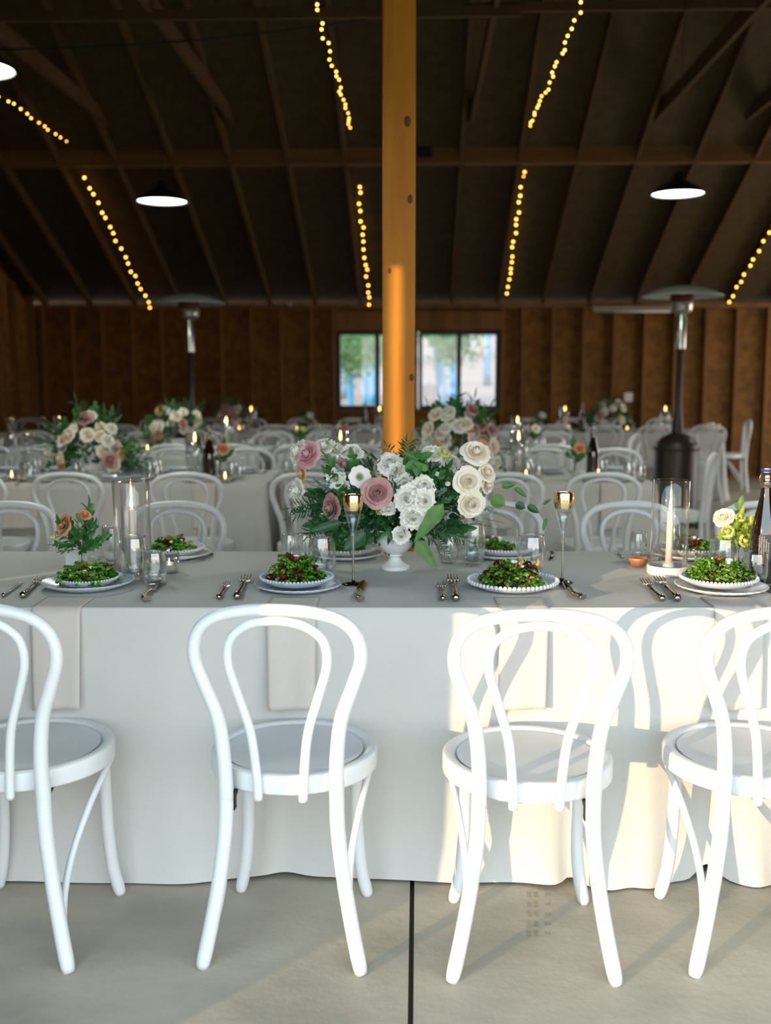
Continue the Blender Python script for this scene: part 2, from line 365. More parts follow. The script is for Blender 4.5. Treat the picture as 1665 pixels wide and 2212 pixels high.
# outside: yard in front, hillside and trees behind
b = MB(); b.box((-60,-60,-.25),(60,-2.5,-.06)); struct(b.build('ground_1', M['yard']))
def hill(u,v):
    x = -60+120*u; y = YW+.3+120*v**1.6; d = y-YW
    return (x,y,-.15+.047*d+.25*sin(x*.13)*min(1,d/30)+.00012*d*d + .05*sin(d*2.3)*min(1,d/6))
b = MB(); b.grid(hill,60,90); struct(b.build('ground_2', M['dirt']))
def hz(x,y):
    d = y-YW; return -.15+.047*d+.25*sin(x*.13)*min(1,d/30)+.00012*d*d
rnd = random.Random(3)
def crown_mesh(name, n, rx, rz, size, m, seed):
    r_ = random.Random(seed); b = MB(); cl = [Vector((r_.gauss(0,.5)*rx,r_.gauss(0,.5)*rx,r_.gauss(0,.45)*rz)) for _ in range(9)]
    for _ in range(n):
        c = r_.choice(cl)+Vector((r_.gauss(0,.28)*rx,r_.gauss(0,.28)*rx,r_.gauss(0,.25)*rz))
        q = Quaternion((r_.gauss(0,1),r_.gauss(0,1),r_.gauss(0,1),r_.gauss(0,1))).normalized()
        s_ = size*r_.uniform(.7,1.3)
        b.add([c+q@Vector(v) for v in ((-s_*.4,0,0),(0,-s_,0),(s_*.4,0,0),(0,s_,0))],[(0,1,2,3)])
    return b.mesh(name, m)
cm = [crown_mesh('crown', 900, .8, .75, .09, M['tree'], 1), crown_mesh('crown', 900, .9, .7, .09, M['treelt'], 2)]
def tree(px, pyb, pyt, Y, sl, lab, crown=0, lean=0, w_=.07, cs=1, ch=.55):
    a = atY(px,pyb,Y); zb = hz(a.x,Y); top = atY(px,pyt,Y).z
    t = thing('young_tree', lab, 'tree', (a.x,Y,zb), 0, 'young trees on the hillside seen through the window')
    h_ = max(.6, top-zb)
    b = MB(); b.tube([(lean*i/4*h_,0,h_*i/4) for i in range(5)],[w_,w_*1.02,w_,w_*.98,w_*.95],12); b.build('trunk_sleeve', M[sl], t)
    b = MB(); b.tube([(lean*h_,0,h_),(lean*h_,.02,h_+.5*cs)],.03,8); b.build('trunk', M['twig'], t)
    link('crown', cm[crown], t, (lean*h_,0,h_+ch*cs), (0,0,px), cs)
tree(757,873,805,24,'sleeve','young tree with bright blue sleeve in the left window, its leaves lowest')
tree(790,862,788,27,'sleeve','blue-sleeved young tree at the middle of the left window pane',0,0,.07,1.0)
tree(806,850,782,30,'sleeve','blue-sleeved tree beside the left window mullion',0,0,.10,.9)
tree(742,822,772,33,'sleeve_lt','pale-sleeved tree at the left edge of the left window',1,0,.10,1.0)
tree(984,875,782,21,'sleeve','leaning bright blue tree sleeve in the right window',0,-.05,.07,.9,.6)
tree(962,815,748,26,'sleeve_lt','broad pale blue sleeve behind the leaning one in the right window',0,-.12,.13,.9,.7)
tree(1053,765,724,38,'sleeve_lt','small pale sleeve far up the hill in the right window',1,0,.15,1,1.2)
#tree(822,830,775,31.8,'sleeve_lt','pale sleeve just left of the sunlit post in the window',1,0,.12,.8)
for i,(x,y,s_) in enumerate(((-6,60,3),(-3.2,55,2.6),(-.8,62,3),(1.2,58,2),(4,66,3),(-9,54,3))):
    t = thing('orchard_tree', 'leafy green tree at the top of the hill beyond the window, %s from the left' % ['second','third','fourth','fifth','rightmost','leftmost'][i], 'tree', (x,y,hz(x,y)),0,'trees along the hilltop beyond the window')
    b = MB(); b.tube([(0,0,0),(0,0,s_*.6)],.12,8); b.build('trunk', M['twig'], t); link('crown', cm[i%2], t, (0,0,s_), (0,0,i), s_*.75)

# ---------------------------------------------------------------- pendant lamps, string lights, heaters
def pendant(px, py, wpx, lab):
    Y = F*.37/wpx; p = atY(px,py,Y)
    t = thing('pendant_lamp', lab, 'lamp', (p.x,Y,p.z), 0, 'barn pendant lamps under the roof')
    b = MB(); b.lathe([(.185,0),(.187,.004),(.165,.03),(.12,.06),(.07,.085),(.045,.10),(.035,.13),(.03,.15),(.001,.155)],36)
    b.build('lamp_shade', M['shade'], t)
    b = MB(); b.lathe([(.183,.002),(.16,.028),(.115,.055),(.06,.08),(.001,.085)],36); b.build('shade_lining', M['shade_in'], t)
    b = MB(); b.lathe([(.001,.004),(.1,.006),(.178,.008),(.178,.014),(.001,.014)],36); b.build('diffuser', M['lamp'], t)
    b = MB(); b.tube([(0,0,.15),(0,0,(zr(Y) if Y > YR else zfront(Y))-p.z-.03)],.003,6); b.build('cord', M['cable'], t)
    ld = bpy.data.lights.new('lamp_light','AREA'); ld.shape = 'DISK'; ld.size = .34; ld.energy = 21; ld.color = (.93,1,.88)
    lo = bpy.data.objects.new('lamp_light', ld); C.objects.link(lo); lo.parent = t; lo.location = (0,0,-.004)
    return t
pendant(350,436,105,'dark pendant lamp with bright white underside, left of the post')
pendant(1464,420,108,'dark pendant lamp with bright white underside, right of the post')
pendant(-62,150,178,'nearest pendant lamp, cut off at the upper left edge')
def added_pendant(x, y, z, lab):  # extra lamps out of view, added to brighten table tops and back wall
    src = [o for o in bpy.data.objects if o.name.startswith('pendant_lamp')][0]
    t = dup(src, (x,y,z), 0, lab)
added_pendant(2.15,4.5,2.72,'added pendant lamp over the tables, out of view beyond the right edge'); added_pendant(5.0,11.4,2.72,'added pendant lamp near the back wall, out of view beyond the right edge')
bulb_b = MB(); bulb_b.ball((0,0,0),.0125,10); bulb_me = bulb_b.mesh('bulb', M['bulb'])
bulbs_s = MB(); bulbs_s.ball((0,0,0),.0085,8); bulb_me2 = bulbs_s.mesh('bulb', M['bulb'])
def string(lab, pts, nb, group, me, seed):
    r_ = random.Random(seed); pts = [Vector(p) for p in pts]
    t = thing('string_lights', lab, 'string lights', pts[0], 0, group)
    L = [0]
    for i in range(1,len(pts)): L.append(L[-1]+(pts[i]-pts[i-1]).length)
    b = MB(); b.tube([p-pts[0] for p in pts],.004,5); b.build('cord', M['wire'], t)
    for k in range(nb):
        d = L[-1]*(k+.5+r_.uniform(-.22,.22))/nb; i = max(j for j in range(len(L)) if L[j] <= d); i = min(i,len(pts)-2)
        q = pts[i].lerp(pts[i+1],(d-L[i])/(L[i+1]-L[i])) - pts[0] + Vector((r_.uniform(-.016,.016),0,-.02+r_.uniform(-.01,.01)))
        link('bulb', me, t, q)
g1 = 'warm string lights running under the ties in front of the beam'; g2 = 'warm string lights falling down the roof behind the beam'
def low(x0,y0,x1,y1): return [atY(x0,y0,YB+.3).lerp(atY(x1,y1,YW-.25),i/8) for i in range(9)]
string('string of warm bulbs behind the beam, just left of the post', low(771,348,797,660), 19, g2, bulb_me, 1)
string('string of warm bulbs behind the beam, just right of the post', low(1132,352,1094,636), 18, g2, bulb_me, 2)
string('string of warm bulbs behind the beam, slanting at far left over a heater', low(178,372,328,668), 19, g2, bulb_me, 3)
string('string of warm bulbs behind the beam, at the right edge over the right heater', low(1700,430,1572,655), 13, g2, bulb_me, 4)
def high(x0,y0,x1,y1,Ya): return [atY(x0,y0,Ya).lerp(atY(x1,y1,YB-.06),i/8) for i in range(9)]
def yfor(py): return (zb1-.12-H)/((HOR-py)/F)
string('dense string of warm bulbs in front of the beam, left of the post', high(672,-30,761,282,yfor(-30)), 25, g1, bulb_me2, 5)
string('dense string of warm bulbs in front of the beam, right of the post', high(1272,-30,1141,280,yfor(-30)), 26, g1, bulb_me2, 6)
string('dense string of warm bulbs at the left edge below the nearest pendant lamp', high(-60,160,146,302,yfor(160)), 15, g1, bulb_me2, 7)
def heater(px, Y, ytop, lab, steel_lit):
    p = atY(px,ytop,Y); hgt = p.z
    t = thing('patio_heater', lab, 'patio heater', (p.x,Y,0), 0, 'mushroom patio heaters')
    b = MB(); b.lathe([(.001,0),(.24,0),(.24,.03),(.20,.05),(.20,.74),(.195,.76),(.14,.82),(.06,.86),(.001,.86)],36); b.build('tank_housing', M['bronze'], t)
    b = MB(); b.lathe([(.205,.70),(.215,.71),(.205,.74)],36); b.build('housing_rim', M['bronze'], t)
    b = MB(); b.lathe([(.05,.86),(.055,.92),(.045,1.0),(.033,1.1),(.033,hgt-.58),(.045,hgt-.57)],20); b.build('pole', M['bronze'], t)
    b = MB(); b.lathe([(.048,hgt-.57),(.048,hgt-.3),(.036,hgt-.27),(.036,hgt-.24)],20); b.build('neck', M['steel'], t)
    b = MB(); b.lathe([(.03,hgt-.26),(.09,hgt-.24),(.10,hgt-.2),(.10,hgt-.16),(.12,hgt-.15)],24); b.build('burner_base', M['steel'], t)
    b = MB(); b.lathe([(.105,hgt-.16),(.105,hgt-.08),(.04,hgt-.05)],24); b.build('burner_screen', M['rust'], t)
    b = MB(); Rr = .37; b.lathe([(.001,hgt)]+[(Rr*i/12, hgt-.095*(i/12)**2.2) for i in range(1,13)]+[(Rr,hgt-.10),(Rr*.95,hgt-.093),(.001,hgt-.02)],48); b.build('dome', M['alu'], t)
heater(1474,9.7,617,'dark patio heater with pale dome standing right of the rear tables',1)
heater(407,10.4,635,'dark patio heater with pale dome rising behind the flowers at left',1)

# ---------------------------------------------------------------- bentwood chair
def mir(P): return P + [(-x,y,z) for x,y,z in reversed(P[:-1])]
def make_chair(label, group):
    t = thing('bentwood_chair', label, 'chair', (0,0,0), 0, group)
    b = MB(); b.lathe([(.001,.447),(.165,.449),(.178,.452),(.181,.4575),(.185,.4605),(.199,.4605),(.2045,.4585),(.2065,.455),(.207,.452),(.207,.418),(.2065,.4155),(.204,.413),(.16,.412),(.001,.414)],48)
    b.build('seat', M['paint'], t)
    b = MB(); b.lathe([(.001,.4485),(.10,.4495),(.15,.4515),(.172,.454)],40); b.build('seat_panel', M['panel'], t)
    P = spline(mir([(-.129,-.205,.40),(-.130,-.212,.50),(-.141,-.218,.60),(-.168,-.226,.68),(-.188,-.233,.745),(-.181,-.240,.80),(-.145,-.246,.838),(-.08,-.25,.857),(0,-.251,.862)]),5)
    n = len(P); b = MB(); b.tube(P,[.0175-.0035*min(1,2*min(i,n-1-i)/n*1.3) for i in range(n)],14); b.build('back_frame', M['paint'], t)
    P = spline(mir([(-.052,-.213,.405),(-.055,-.215,.47),(-.066,-.221,.57),(-.092,-.228,.66),(-.112,-.234,.735),(-.104,-.239,.79),(-.068,-.244,.822),(-.03,-.246,.833),(0,-.2465,.836)]),5)
    b = MB(); b.tube(P,.0108,12); b.build('back_loop', M['paint'], t)
    for s in (-1,1):
        P = spline([(s*.129,-.205,.45),(s*.131,-.207,.34),(s*.145,-.214,.22),(s*.166,-.225,.10),(s*.187,-.236,0)],5)
        b = MB(); b.tube([p for p in P],[.0175]*(len(P)-2)+[.0165,.014],14); b.build('leg', M['paint'], t)
    for s in (-1,1):
        P = spline([(s*.142,.118,.415),(s*.143,.12,.30),(s*.146,.122,.18),(s*.155,.124,.08),(s*.172,.13,0)],5)
        b = MB(); b.tube(P,[.0165]*(len(P)-2)+[.0155,.013],14); b.build('leg', M['paint'], t)
        P = spline([(s*.187,.07,.414),(s*.184,.03,.388),(s*.170,-.035,.33),(s*.155,-.10,.25),(s*.151,-.15,.18),(s*.157,-.187,.12),(s*.167,-.207,.08)],5)
        b = MB(); b.tube(P,.0088,10); b.build('brace', M['paint'], t)
        b = MB(); b.box((s*.118-.006,-.19,.368),(s*.118+.006,-.17,.412)); b.tube([(s*.118,-.18,.385),(s*.118,-.12,.41)],.005,6); b.build('bracket', M['iron'], t)
    return t
chair0 = make_chair('white bentwood chair in front of the nearest table, second from the left', 'chairs along the front of the nearest table')
chair0.location = (-.305,2.475,0); chair0.rotation_euler.z = R(-2)
g = 'chairs along the front of the nearest table'
dup(chair0,(-.972,2.47,0),R(-5),'white bentwood chair at the left edge, half cut off, fully in shade',g)
dup(chair0,(.27,2.445,0),R(0),'white bentwood chair right of the floor joint, back loops fully in sun',g)
dup(chair0,(.822,2.49,0),R(2),'sunlit white bentwood chair cut off by the right edge, front row',g)
g = 'chairs on the far side of the nearest table'
for px,rz,l in ((22,180,'white chair back at the left edge, across the nearest table'),(379,178,'white chair back behind the left hurricane candle, across the nearest table'),
              (1066,180,'white chair back partly behind the flower arrangement, across the nearest table'),(1362,181,'white chair back behind the right hurricane candle, across the nearest table'),(1652,180,'sun-warmed white chair back behind the bottle, across the nearest table')):
    p = at(px,1090,.86); dup(chair0,(p.x,p.y-.25,0),R(rz),l,g)
SK = tan(YAW)     # tables run square to the view
def rowY(Y0, x): return Y0 + SK*x
def chairs(Y, pxs, facing, lab, g, yaw=0):
    for i,px in enumerate(pxs):
        hy = Y + (.25 if facing == 0 else 0)
        # hoop pixel centre -> x at that depth
        p = atY(px,960,Y); x = p.x; rz = (0 if facing > 0 else 180) + random.uniform(-4,4)
        dup(chair0,(x, rowY(Y,x), 0),R(rz), lab % ORD[i], g)
g2n = 'near-side chairs of the second-row tables'
chairs(5.70,(-15,186,423,678,880,1090,1297),1,'white bentwood chair with its back to us at the second-row tables, %s from the left',g2n)
chairs(7.10,(50,205,363,520,690,1040,1190,1340),0,'white bentwood chair across the second-row tables facing us, %s from the left',"far-side chairs of the second-row tables")
chairs(8.03,(10,135,262,390,518,650,780,935,1186),1,'white bentwood chair with its back to us at the third-row tables, %s from the left',"near-side chairs of the third-row tables")
chairs(9.46,(60,180,300,440,580,700,1090,1200),0,'white bentwood chair across the third-row tables facing us, %s from the left',"far-side chairs of the third-row tables")
chairs(11.33,(170,288,380,485,600,700,790,1100,1190,1300,1405,1518),1,'white bentwood chair with its back to us at the rearmost tables, %s from the left',"near-side chairs of the rearmost tables")
chairs(12.68,(60,330,450,540,650,760,1040,1140,1240,1345,1440),0,'white bentwood chair across the rearmost tables facing us, %s from the left',"far-side chairs of the rearmost tables")
p = at(1540,982,.86); dup(chair0,(p.x-.225,p.y+.10,0),R(66),'white chair turned sideways at the right end of the second-row table','end chairs by the right aisle')
p = at(1372,940,.86); dup(chair0,(p.x-.22,p.y+.10,0),R(64),'white chair turned sideways left of the heater tank, end of the third row','end chairs by the right aisle')
p = at(1614,908,.86); dup(chair0,(p.x-.23,p.y+.03,0),R(84),'white chair seen from its side, last one at the far right by the back wall','end chairs by the right aisle')

# ---------------------------------------------------------------- draped tables
TH = .76
def draped(name, label, x0, x1, Y, depth, seed, group=None, feats=(), step=.03, hang=True):
    """cloth over a long table: flat top, skirt of hanging folds down to the floor"""
    r_ = random.Random(seed); rc = .02
    L = x1-x0; per = []
    def seg(a, c, nx, ny, n):
        for i in range(n): u = i/n; per.append((a[0]+(c[0]-a[0])*u, a[1]+(c[1]-a[1])*u, nx, ny, 0))
    n1 = max(6,int(L/step)); n2 = max(6,int(depth/step))
    def corner(cx, cy, a0):
        for i in range(6):
            a = a0+pi/2*i/6; per.append((cx+cos(a)*rc, cy+sin(a)*rc, cos(a), sin(a), 1))
    seg((rc,0),(L-rc,0),0,-1,n1); corner(L-rc,rc,-pi/2)
    seg((L,rc),(L,depth-rc),1,0,n2); corner(L-rc,depth-rc,0)
    seg((L-rc,depth),(rc,depth),0,1,n1); corner(rc,depth-rc,pi/2)
    seg((0,depth-rc),(0,rc),-1,0,n2); corner(rc,rc,pi)
    ph = [r_.uniform(0,6.28) for _ in range(6)]
    s = 0; S = []; prev = per[0]
    for q in per: s += math.hypot(q[0]-prev[0],q[1]-prev[1]); S.append(s); prev = q
    rows = [(0,0,0)]+[(.002,-.0015,0),(.005,-.005,.0)]+[(None,None,k/16) for k in range(1,17)]
    vs = []; N = len(per)
    for (o_,dz,t) in rows:
        for i,(x,y,nx,ny,c) in enumerate(per):
            if o_ is not None: off = o_; z = TH+dz
            else:
                f = .5*sin(S[i]*2.1+ph[0])+.35*sin(S[i]*4.7+ph[1])+.32*sin(S[i]*9.3+ph[2])*(t**1.2)+(0 if feats[1] else .5*sin(S[i]*15+ph[3]+sin(S[i]*2)*2)*t)
                amp = feats[0] if feats else .03
                off = .006+.012*t + amp*(max(0,t-.12)**1.5)*(f+.5) + c*.05*t
                z = TH-.006-(TH-.010)*t
                if t > .85: z += (t-.85)*(.03*sin(S[i]*3.1+ph[3])+.02*sin(S[i]*8+ph[4])+.03)*.5; off += (t-.85)*.07*(1+sin(S[i]*5.3+ph[5]))
                z = max(z,.004)
                if ny == -1 and feats:
                    for (fx,fa,fw_,lift) in feats[1]:
                        g_ = math.exp(-((x+x0-fx)/fw_)**2); off += fa*g_*t**1.6; z += lift*g_*max(0,t-.6)*2.5
                off = max(off, .006)
                if abs(ny) < .5: off *= .45
            vs.append((x+nx*off, y+ny*off, z))
    b = MB(); b.add(vs,[(k*N+i,k*N+(i+1)%N,(k+1)*N+(i+1)%N,(k+1)*N+i) for k in range(len(rows)-1) for i in range(N)])
    b.f.append(list(range(N))); b.m.append(0); b.sm.append(False)
    # fix winding: skirt faces outward
    o = b.build(name, M['linen']); o.location = (x0, rowY(Y,x0), 0); o.rotation_euler.z = math.atan(SK)
    return tag(o,label,'tablecloth',group)
T1Y = at(833,1312,TH).y
draped('tablecloth','pale grey linen cloth draped to the floor over the nearest table',-1.75,1.75,T1Y,.90,11,None,
       (.016,((-.62,.025,.12,0),(-.36,-.012,.05,.006),(.36,.022,.05,.005),(.42,-.02,.025,.012),(.52,.04,.06,0),(.63,.035,.05,.0),(.80,-.03,.035,.035),(.92,.045,.06,0),(-1.25,.02,.12,0),(.10,.01,.1,0),(1.05,.03,.05,0))),.018)
T2Y = at(833,1045,TH).y
xe = at(575,1045,TH).x; xr = at(1420,1045,TH).x
g = 'grey cloths on the tables behind'
draped('tablecloth','grey cloth on the second-row table at left, ending behind the flowers',-4.2,xe,T2Y,.88,12,g,(.034,()))
draped('tablecloth','grey cloth on the second-row table at right, ending before the heater',xe+.16,xr,T2Y,.88,13,g,(.03,()))
T3Y = at(600,981,TH).y
draped('tablecloth','grey cloth on the third-row table at left',-4.6,-1.28,T3Y,.88,14,g,(.03,()))
draped('tablecloth','grey cloth on the third-row table in the middle behind the post',-1.12,1.42,T3Y,.88,15,g,(.035,()))
T4Y = 11.65-.09
x4 = 3.42
draped('tablecloth','grey cloth on the rearmost table at right near the back wall',.55,x4,T4Y,.88,16,g,(.03,()))
draped('tablecloth','grey cloth on the rearmost table at left near the back wall',-4.7,.40,T4Y,.88,17,g,(.03,()))

# ---------------------------------------------------------------- table things
TZ = TH+.001
def napkin(x, lab, Y=T1Y, w_=.125, drop=.26, back=.12, group='blush napkins hanging over the front of the nearest table'):
    sk = 0 if Y != T1Y else 0
    y = rowY(Y,x); r_ = random.Random(int(x*100)); a_ = r_.uniform(-1,1)
    def fn(u,v):
        xx = (u-.5)*w_; d = v*(back+drop+.02)
        if d < back: return (xx, back-d, TZ+.003)
        d -= back; k = min(1,d/.02)
        if d < .02: a = k*pi/2; return (xx,-sin(a)*.016, TZ+.003-(1-cos(a))*.016)
        t = (d-.02)/drop; return (xx*(1-.04*t)+.006*a_*t, -.018-.022*t-.003*sin(u*9+a_*3)*t, TZ-.013-(d-.02)+.004*u)
    b = MB(); b.grid(fn,14,26); o = b.build('linen_napkin', M['napkin'])
    o.location = (x,y,0); o.rotation_euler.z = math.atan(SK)
    sd_ = o.modifiers.new('thick','SOLIDIFY'); sd_.thickness = .003; sd_.offset = 1
    return tag(o,lab,'napkin',group)
for px,l in ((124,'blush napkin hanging behind the left chair, under the scalloped plate'),(630,'blush napkin hanging behind the second chair'),(1130,'blush napkin hanging in sunlight behind the third chair'),(1594,'blush napkin hanging at the right edge in sunlight')):
    napkin(at(px,1312,TH).x,l,w_=.132)
for i,px in enumerate((20,60,238,443,700,1085,1320,)):
    p = at(px,1045,TH); napkin(p.x,'blush napkin hanging from the second-row tables, %s from the left'%ORD[i],T2Y,.13,.25,.1,'blush napkins on the second-row tables')

def scal(n, amp, j0):
    return lambda a,r,z,j: (r*(1+amp*abs(sin(a*n/2))*(1 if j in j0 else 0)), z)
def charger_mb(Rr, n=30, amp=.03, up=.018):
    b = MB(); b.lathe([(.001,.004),(Rr*.60,.004),(Rr*.72,.008),(Rr*.97,up),(Rr,up+.001),(Rr*.985,up-.004),(Rr*.72,.002),(Rr*.5,0),(.001,0)],120,0,(0,0,0),scal(n,amp,(3,4,5))); return b
def beaded_mbs(Rr, up=.022, nb=62):
    b = MB(); b.lathe([(.001,.005),(Rr*.62,.005),(Rr*.78,.010),(Rr*.97,up),(Rr,up),(Rr*.98,up-.005),(Rr*.75,.003),(Rr*.5,0),(.001,0)],72)
    q = MB()
    for k in range(nb):
        a = 2*pi*k/nb; q.ball((cos(a)*Rr,sin(a)*Rr,up+.001),Rr*pi/nb*.98,6)
    return b,q
PL = {}
def plate_thing(kind, p, lab, cat, group, m, Rr, rz=0):
    key = (kind, m, round(Rr,3))
    if key not in PL:
        if kind == 'charger': PL[key] = (charger_mb(Rr).mesh('charger',M[m]), None)
        elif kind == 'point': PL[key] = (charger_mb(Rr,44,.035,.022).mesh('charger',M[m]), None)
        else:
            a,q = beaded_mbs(Rr); PL[key] = (a.mesh('plate',M[m]), q.mesh('beaded_rim',M[m]))
    a,q = PL[key]
    if q is None: return tag(link({'charger':'charger_plate','point':'scalloped_plate'}[kind], a, None, p, (0,0,rz)), lab, cat, group)
    t = thing('beaded_plate', lab, cat, p, rz, group); link('dish', a, t); link('beaded_rim', q, t); return t
def leaf_curl(b, c, d, L, W, r_, mi):
    q = d.to_track_quat('Y','Z'); tw = r_.uniform(-1,1); cu = r_.uniform(.1,.8)
    def fn(u,v):
        x = (u-.5)*W*(sin(pi*min(1,v*.9+.1))**.6); z = L*(cu*(v-v*v*1.1)) + .0045*sin(u*17+v*9+tw*5)+.003*sin(v*26+u*6) + abs(u-.5)*W*.5*tw
        return c + q@Vector((x*(1+.25*sin(v*25+tw*9)), v*L, z))
    b.grid(fn,7,8,mi)
def salad(p, lab, seed, Rr=.07, red=.25, group=None, pale=.25, n=90, hh=.045):
    r_ = random.Random(seed); t = thing('salad', lab, 'salad', p, 0, group)
    bs = [MB(),MB(),MB()]
    for i in range(n):
        a = r_.uniform(0,2*pi); q = r_.random()**.6; c = Vector((cos(a)*Rr*q*.75, sin(a)*Rr*q*.75, hh*(1-q**2)*r_.uniform(.2,.95)+.004))
        d = Vector((cos(a)*r_.uniform(.4,1),sin(a)*r_.uniform(.4,1),r_.uniform(-.15,.6))).normalized()
        k = r_.random(); w_ = 1 if k < red else (2 if k < red+pale else 0)
        leaf_curl(bs[w_], c, d, r_.uniform(.026,.046), r_.uniform(.018,.032), r_, 0)
    bs[0].build('green_leaves', M['salad'], t); 
    if red: tag(bs[1].build('red_leaves', M['salad_red'], t),'dark red lettuce')
    if pale: tag(bs[2].build('pale_leaves', M['saladlt'], t),'pale green frisee')
    for k in range(5):
        a = r_.uniform(0,6.28); q = r_.uniform(0,.8)*Rr*.7; b = MB(); b.ball((0,0,0),r_.uniform(.005,.009),7,0,.7)
        b.v = [(v[0]+r_.uniform(-.001,.001),v[1]+r_.uniform(-.001,.001),v[2]) for v in b.v]
        b.build('cheese_crumble', M['cheese'], t, (cos(a)*q,sin(a)*q-.012,hh*(1-(q/Rr)**2)*.9+.012))
    for k in range(3):
        a = r_.uniform(0,6.28); q = r_.uniform(0,.5)*Rr*.7; b = MB(); b.ball((0,0,0),r_.uniform(.006,.009),7,0,.6)
        b.build('candied_nut', M['beet'], t, (cos(a)*q,sin(a)*q,hh*.95+.006))
    return t
def fork_me():
    b = MB(); P = [(0,0,.006),(0,.02,.007),(0,.05,.006),(0,.085,.005),(0,.105,.005),(0,.115,.005)]
    b.tube(P,[.0075,.0065,.0052,.0045,.0062,.003],10,0,True,[.6]*6); b.ball((0,-.001,.006),.0078,8)
    h = b.mesh('handle',M['silver'])
    b = MB(); b.tube([(0,.113,.005),(0,.125,.005),(0,.135,.004)],[.003,.0028,.0035],8); 
    def fn(u,v): return ((u-.5)*(.006+.017*min(1,v*1.8)), .132+v*.018, .004+.002*v-.001*cos((u-.5)*3))
    b.grid(fn,6,5)
    for k in range(4):
        x = (k-1.5)*.0058; b.tube([(x,.149,.006),(x,.165,.0075),(x,.185,.0085),(x,.192,.0095)],[.0014,.0013,.0011,.0005],6)
    return h, b.mesh('tines',M['silver'])
def knife_me():
    b = MB(); P = spline([(.012,-.004,.007),(.006,.006,.007),(0,.025,.007),(0,.05,.006),(.002,.075,.006),(.001,.088,.006)],3)
    b.tube(P,[.0085 if i < 4 else .0075-.0002*i for i in range(len(P))],10,0,True,[.65]*len(P)); h = b.mesh('handle',M['silver'])
    b = MB()
    def fn(u,v): return ((u-.5)*.017*(1 if v < .75 else (1-((v-.75)/.25)**2*.85))+.001+.003*v, .086+v*.115, .004+.0015*cos(pi*(u-.5)))
    b.grid(fn,4,12); return h, b.mesh('blade',M['blade'])
FM = fork_me(); KM = knife_me()
def fork(p, rz, lab, g, s=1): t = thing('fork', lab, 'fork', p, rz, g); link('handle',FM[0],t); link('tines',FM[1],t); t.scale = (s,)*3; return t
def knife(p, rz, lab, g, s=1): t = thing('knife', lab, 'knife', p, rz, g); link('handle',KM[0],t); link('blade',KM[1],t); t.scale = (s,)*3; return t
def glass_mb(r, h, base=.008, narrow=.84, belly=.45):
    o = [(.001,0),(r*.55,0),(r*.72,.003),(r*.92,h*.16),(r,h*.33),(r,h*.48),(r*.95,h*.75),(r*narrow,h)]
    i = [(r*narrow-.001,h-.0005),(r*.95-.0018,h*.75),(r-.002,h*.48),(r-.0025,h*.33),(r*.88,h*.2),(r*.55,base+.004),(.001,base)]
    b = MB(); P = [(p.x,p.z) for p in spline([(x,0,z) for x,z in o],4)]; Q = [(p.x,p.z) for p in spline([(x,0,z) for x,z in i],4)]
    b.lathe([(max(.0005,x),z) for x,z in P+Q],36); return b
def tumbler(px, pyb, wpx, pyt, lab, wat=.28, g='stemless glasses on the nearest table', narrow=.84):
    c = at(px,pyb-wpx*.12,TZ); s_ = F/((Vector(c)-Vector((0,0,H))).dot(fw)); r = wpx/s_/2
    # top height from pixel
    zt = atY(px,pyt,c.y).z - TZ; h = max(.06, zt)
    t = thing('stemless_glass', lab, 'glass', (c.x,c.y,TZ), 0, g)
    glass_mb(r,h,.010,narrow).build('glass_bowl', M['glass'], t)
    if wat:
        b = MB(); hh = h*wat; b.lathe([(.001,.012),(r*.6,.013),(r*.86,h*.2),(r*.95,max(hh,h*.22)),(.001,max(hh,h*.22))],30); b.build('water', M['water'], t)
    return t

# place settings of the nearest table, near side
def P(px,py,z=TZ): v = at(px,py,z); return (v.x,v.y,z)
plate_thing('point',P(190,1268),'grey-blue plate with pointed scallop rim, leftmost on the near side','plate','plates on the near side of the nearest table','plate',.131)
plate_thing('beaded',(P(190,1268)[0],P(190,1268)[1],TZ+.007),'small round plate resting inside the leftmost scalloped plate','plate','plates on the near side of the nearest table','plate',.088)
salad((P(190,1268)[0],P(190,1268)[1],TZ+.014),'leafy green salad on the leftmost scalloped plate',1,.080,.10,None,.2,140,.045)
plate_thing('charger',P(645,1272),'scalloped grey-blue charger under the beaded plate, behind the second chair','plate','plates on the near side of the nearest table','plate',.123)
plate_thing('beaded',(P(641,1270)[0],P(641,1270)[1],TZ+.011),'grey-blue beaded salad plate on the charger, behind the second chair','plate','plates on the near side of the nearest table','plate',.105)
salad((P(641,1268)[0],P(641,1268)[1],TZ+.018),'tall green and dark red salad topped with cheese, behind the second chair',2,.072,.30,None,.15,160,.07)
plate_thing('beaded',P(1107,1270),'single large white beaded plate behind the third chair','plate','plates on the near side of the nearest table','plate_w',.130)
salad((P(1105,1268)[0],P(1105,1268)[1],TZ+.008),'salad with orange segments and red leaves on the large white beaded plate',3,.082,.20,None,.35,160,.065)
plate_thing('charger',P(1557,1275),'scalloped pale charger at the right end of the near side','plate','plates on the near side of the nearest table','plate_w',.128)
plate_thing('beaded',(P(1551,1271)[0],P(1551,1271)[1],TZ+.011),'white beaded salad plate on the right-hand charger','plate','plates on the near side of the nearest table','plate_w',.108)
salad((P(1551,1268)[0],P(1551,1268)[1],TZ+.018),'sunlit bright green salad on the right-hand plates',4,.084,.08,None,.45,160,.065)
s3 = [o for o in bpy.data.objects if o.name.startswith('salad') and 'orange segments' in o.get('label','')][0]
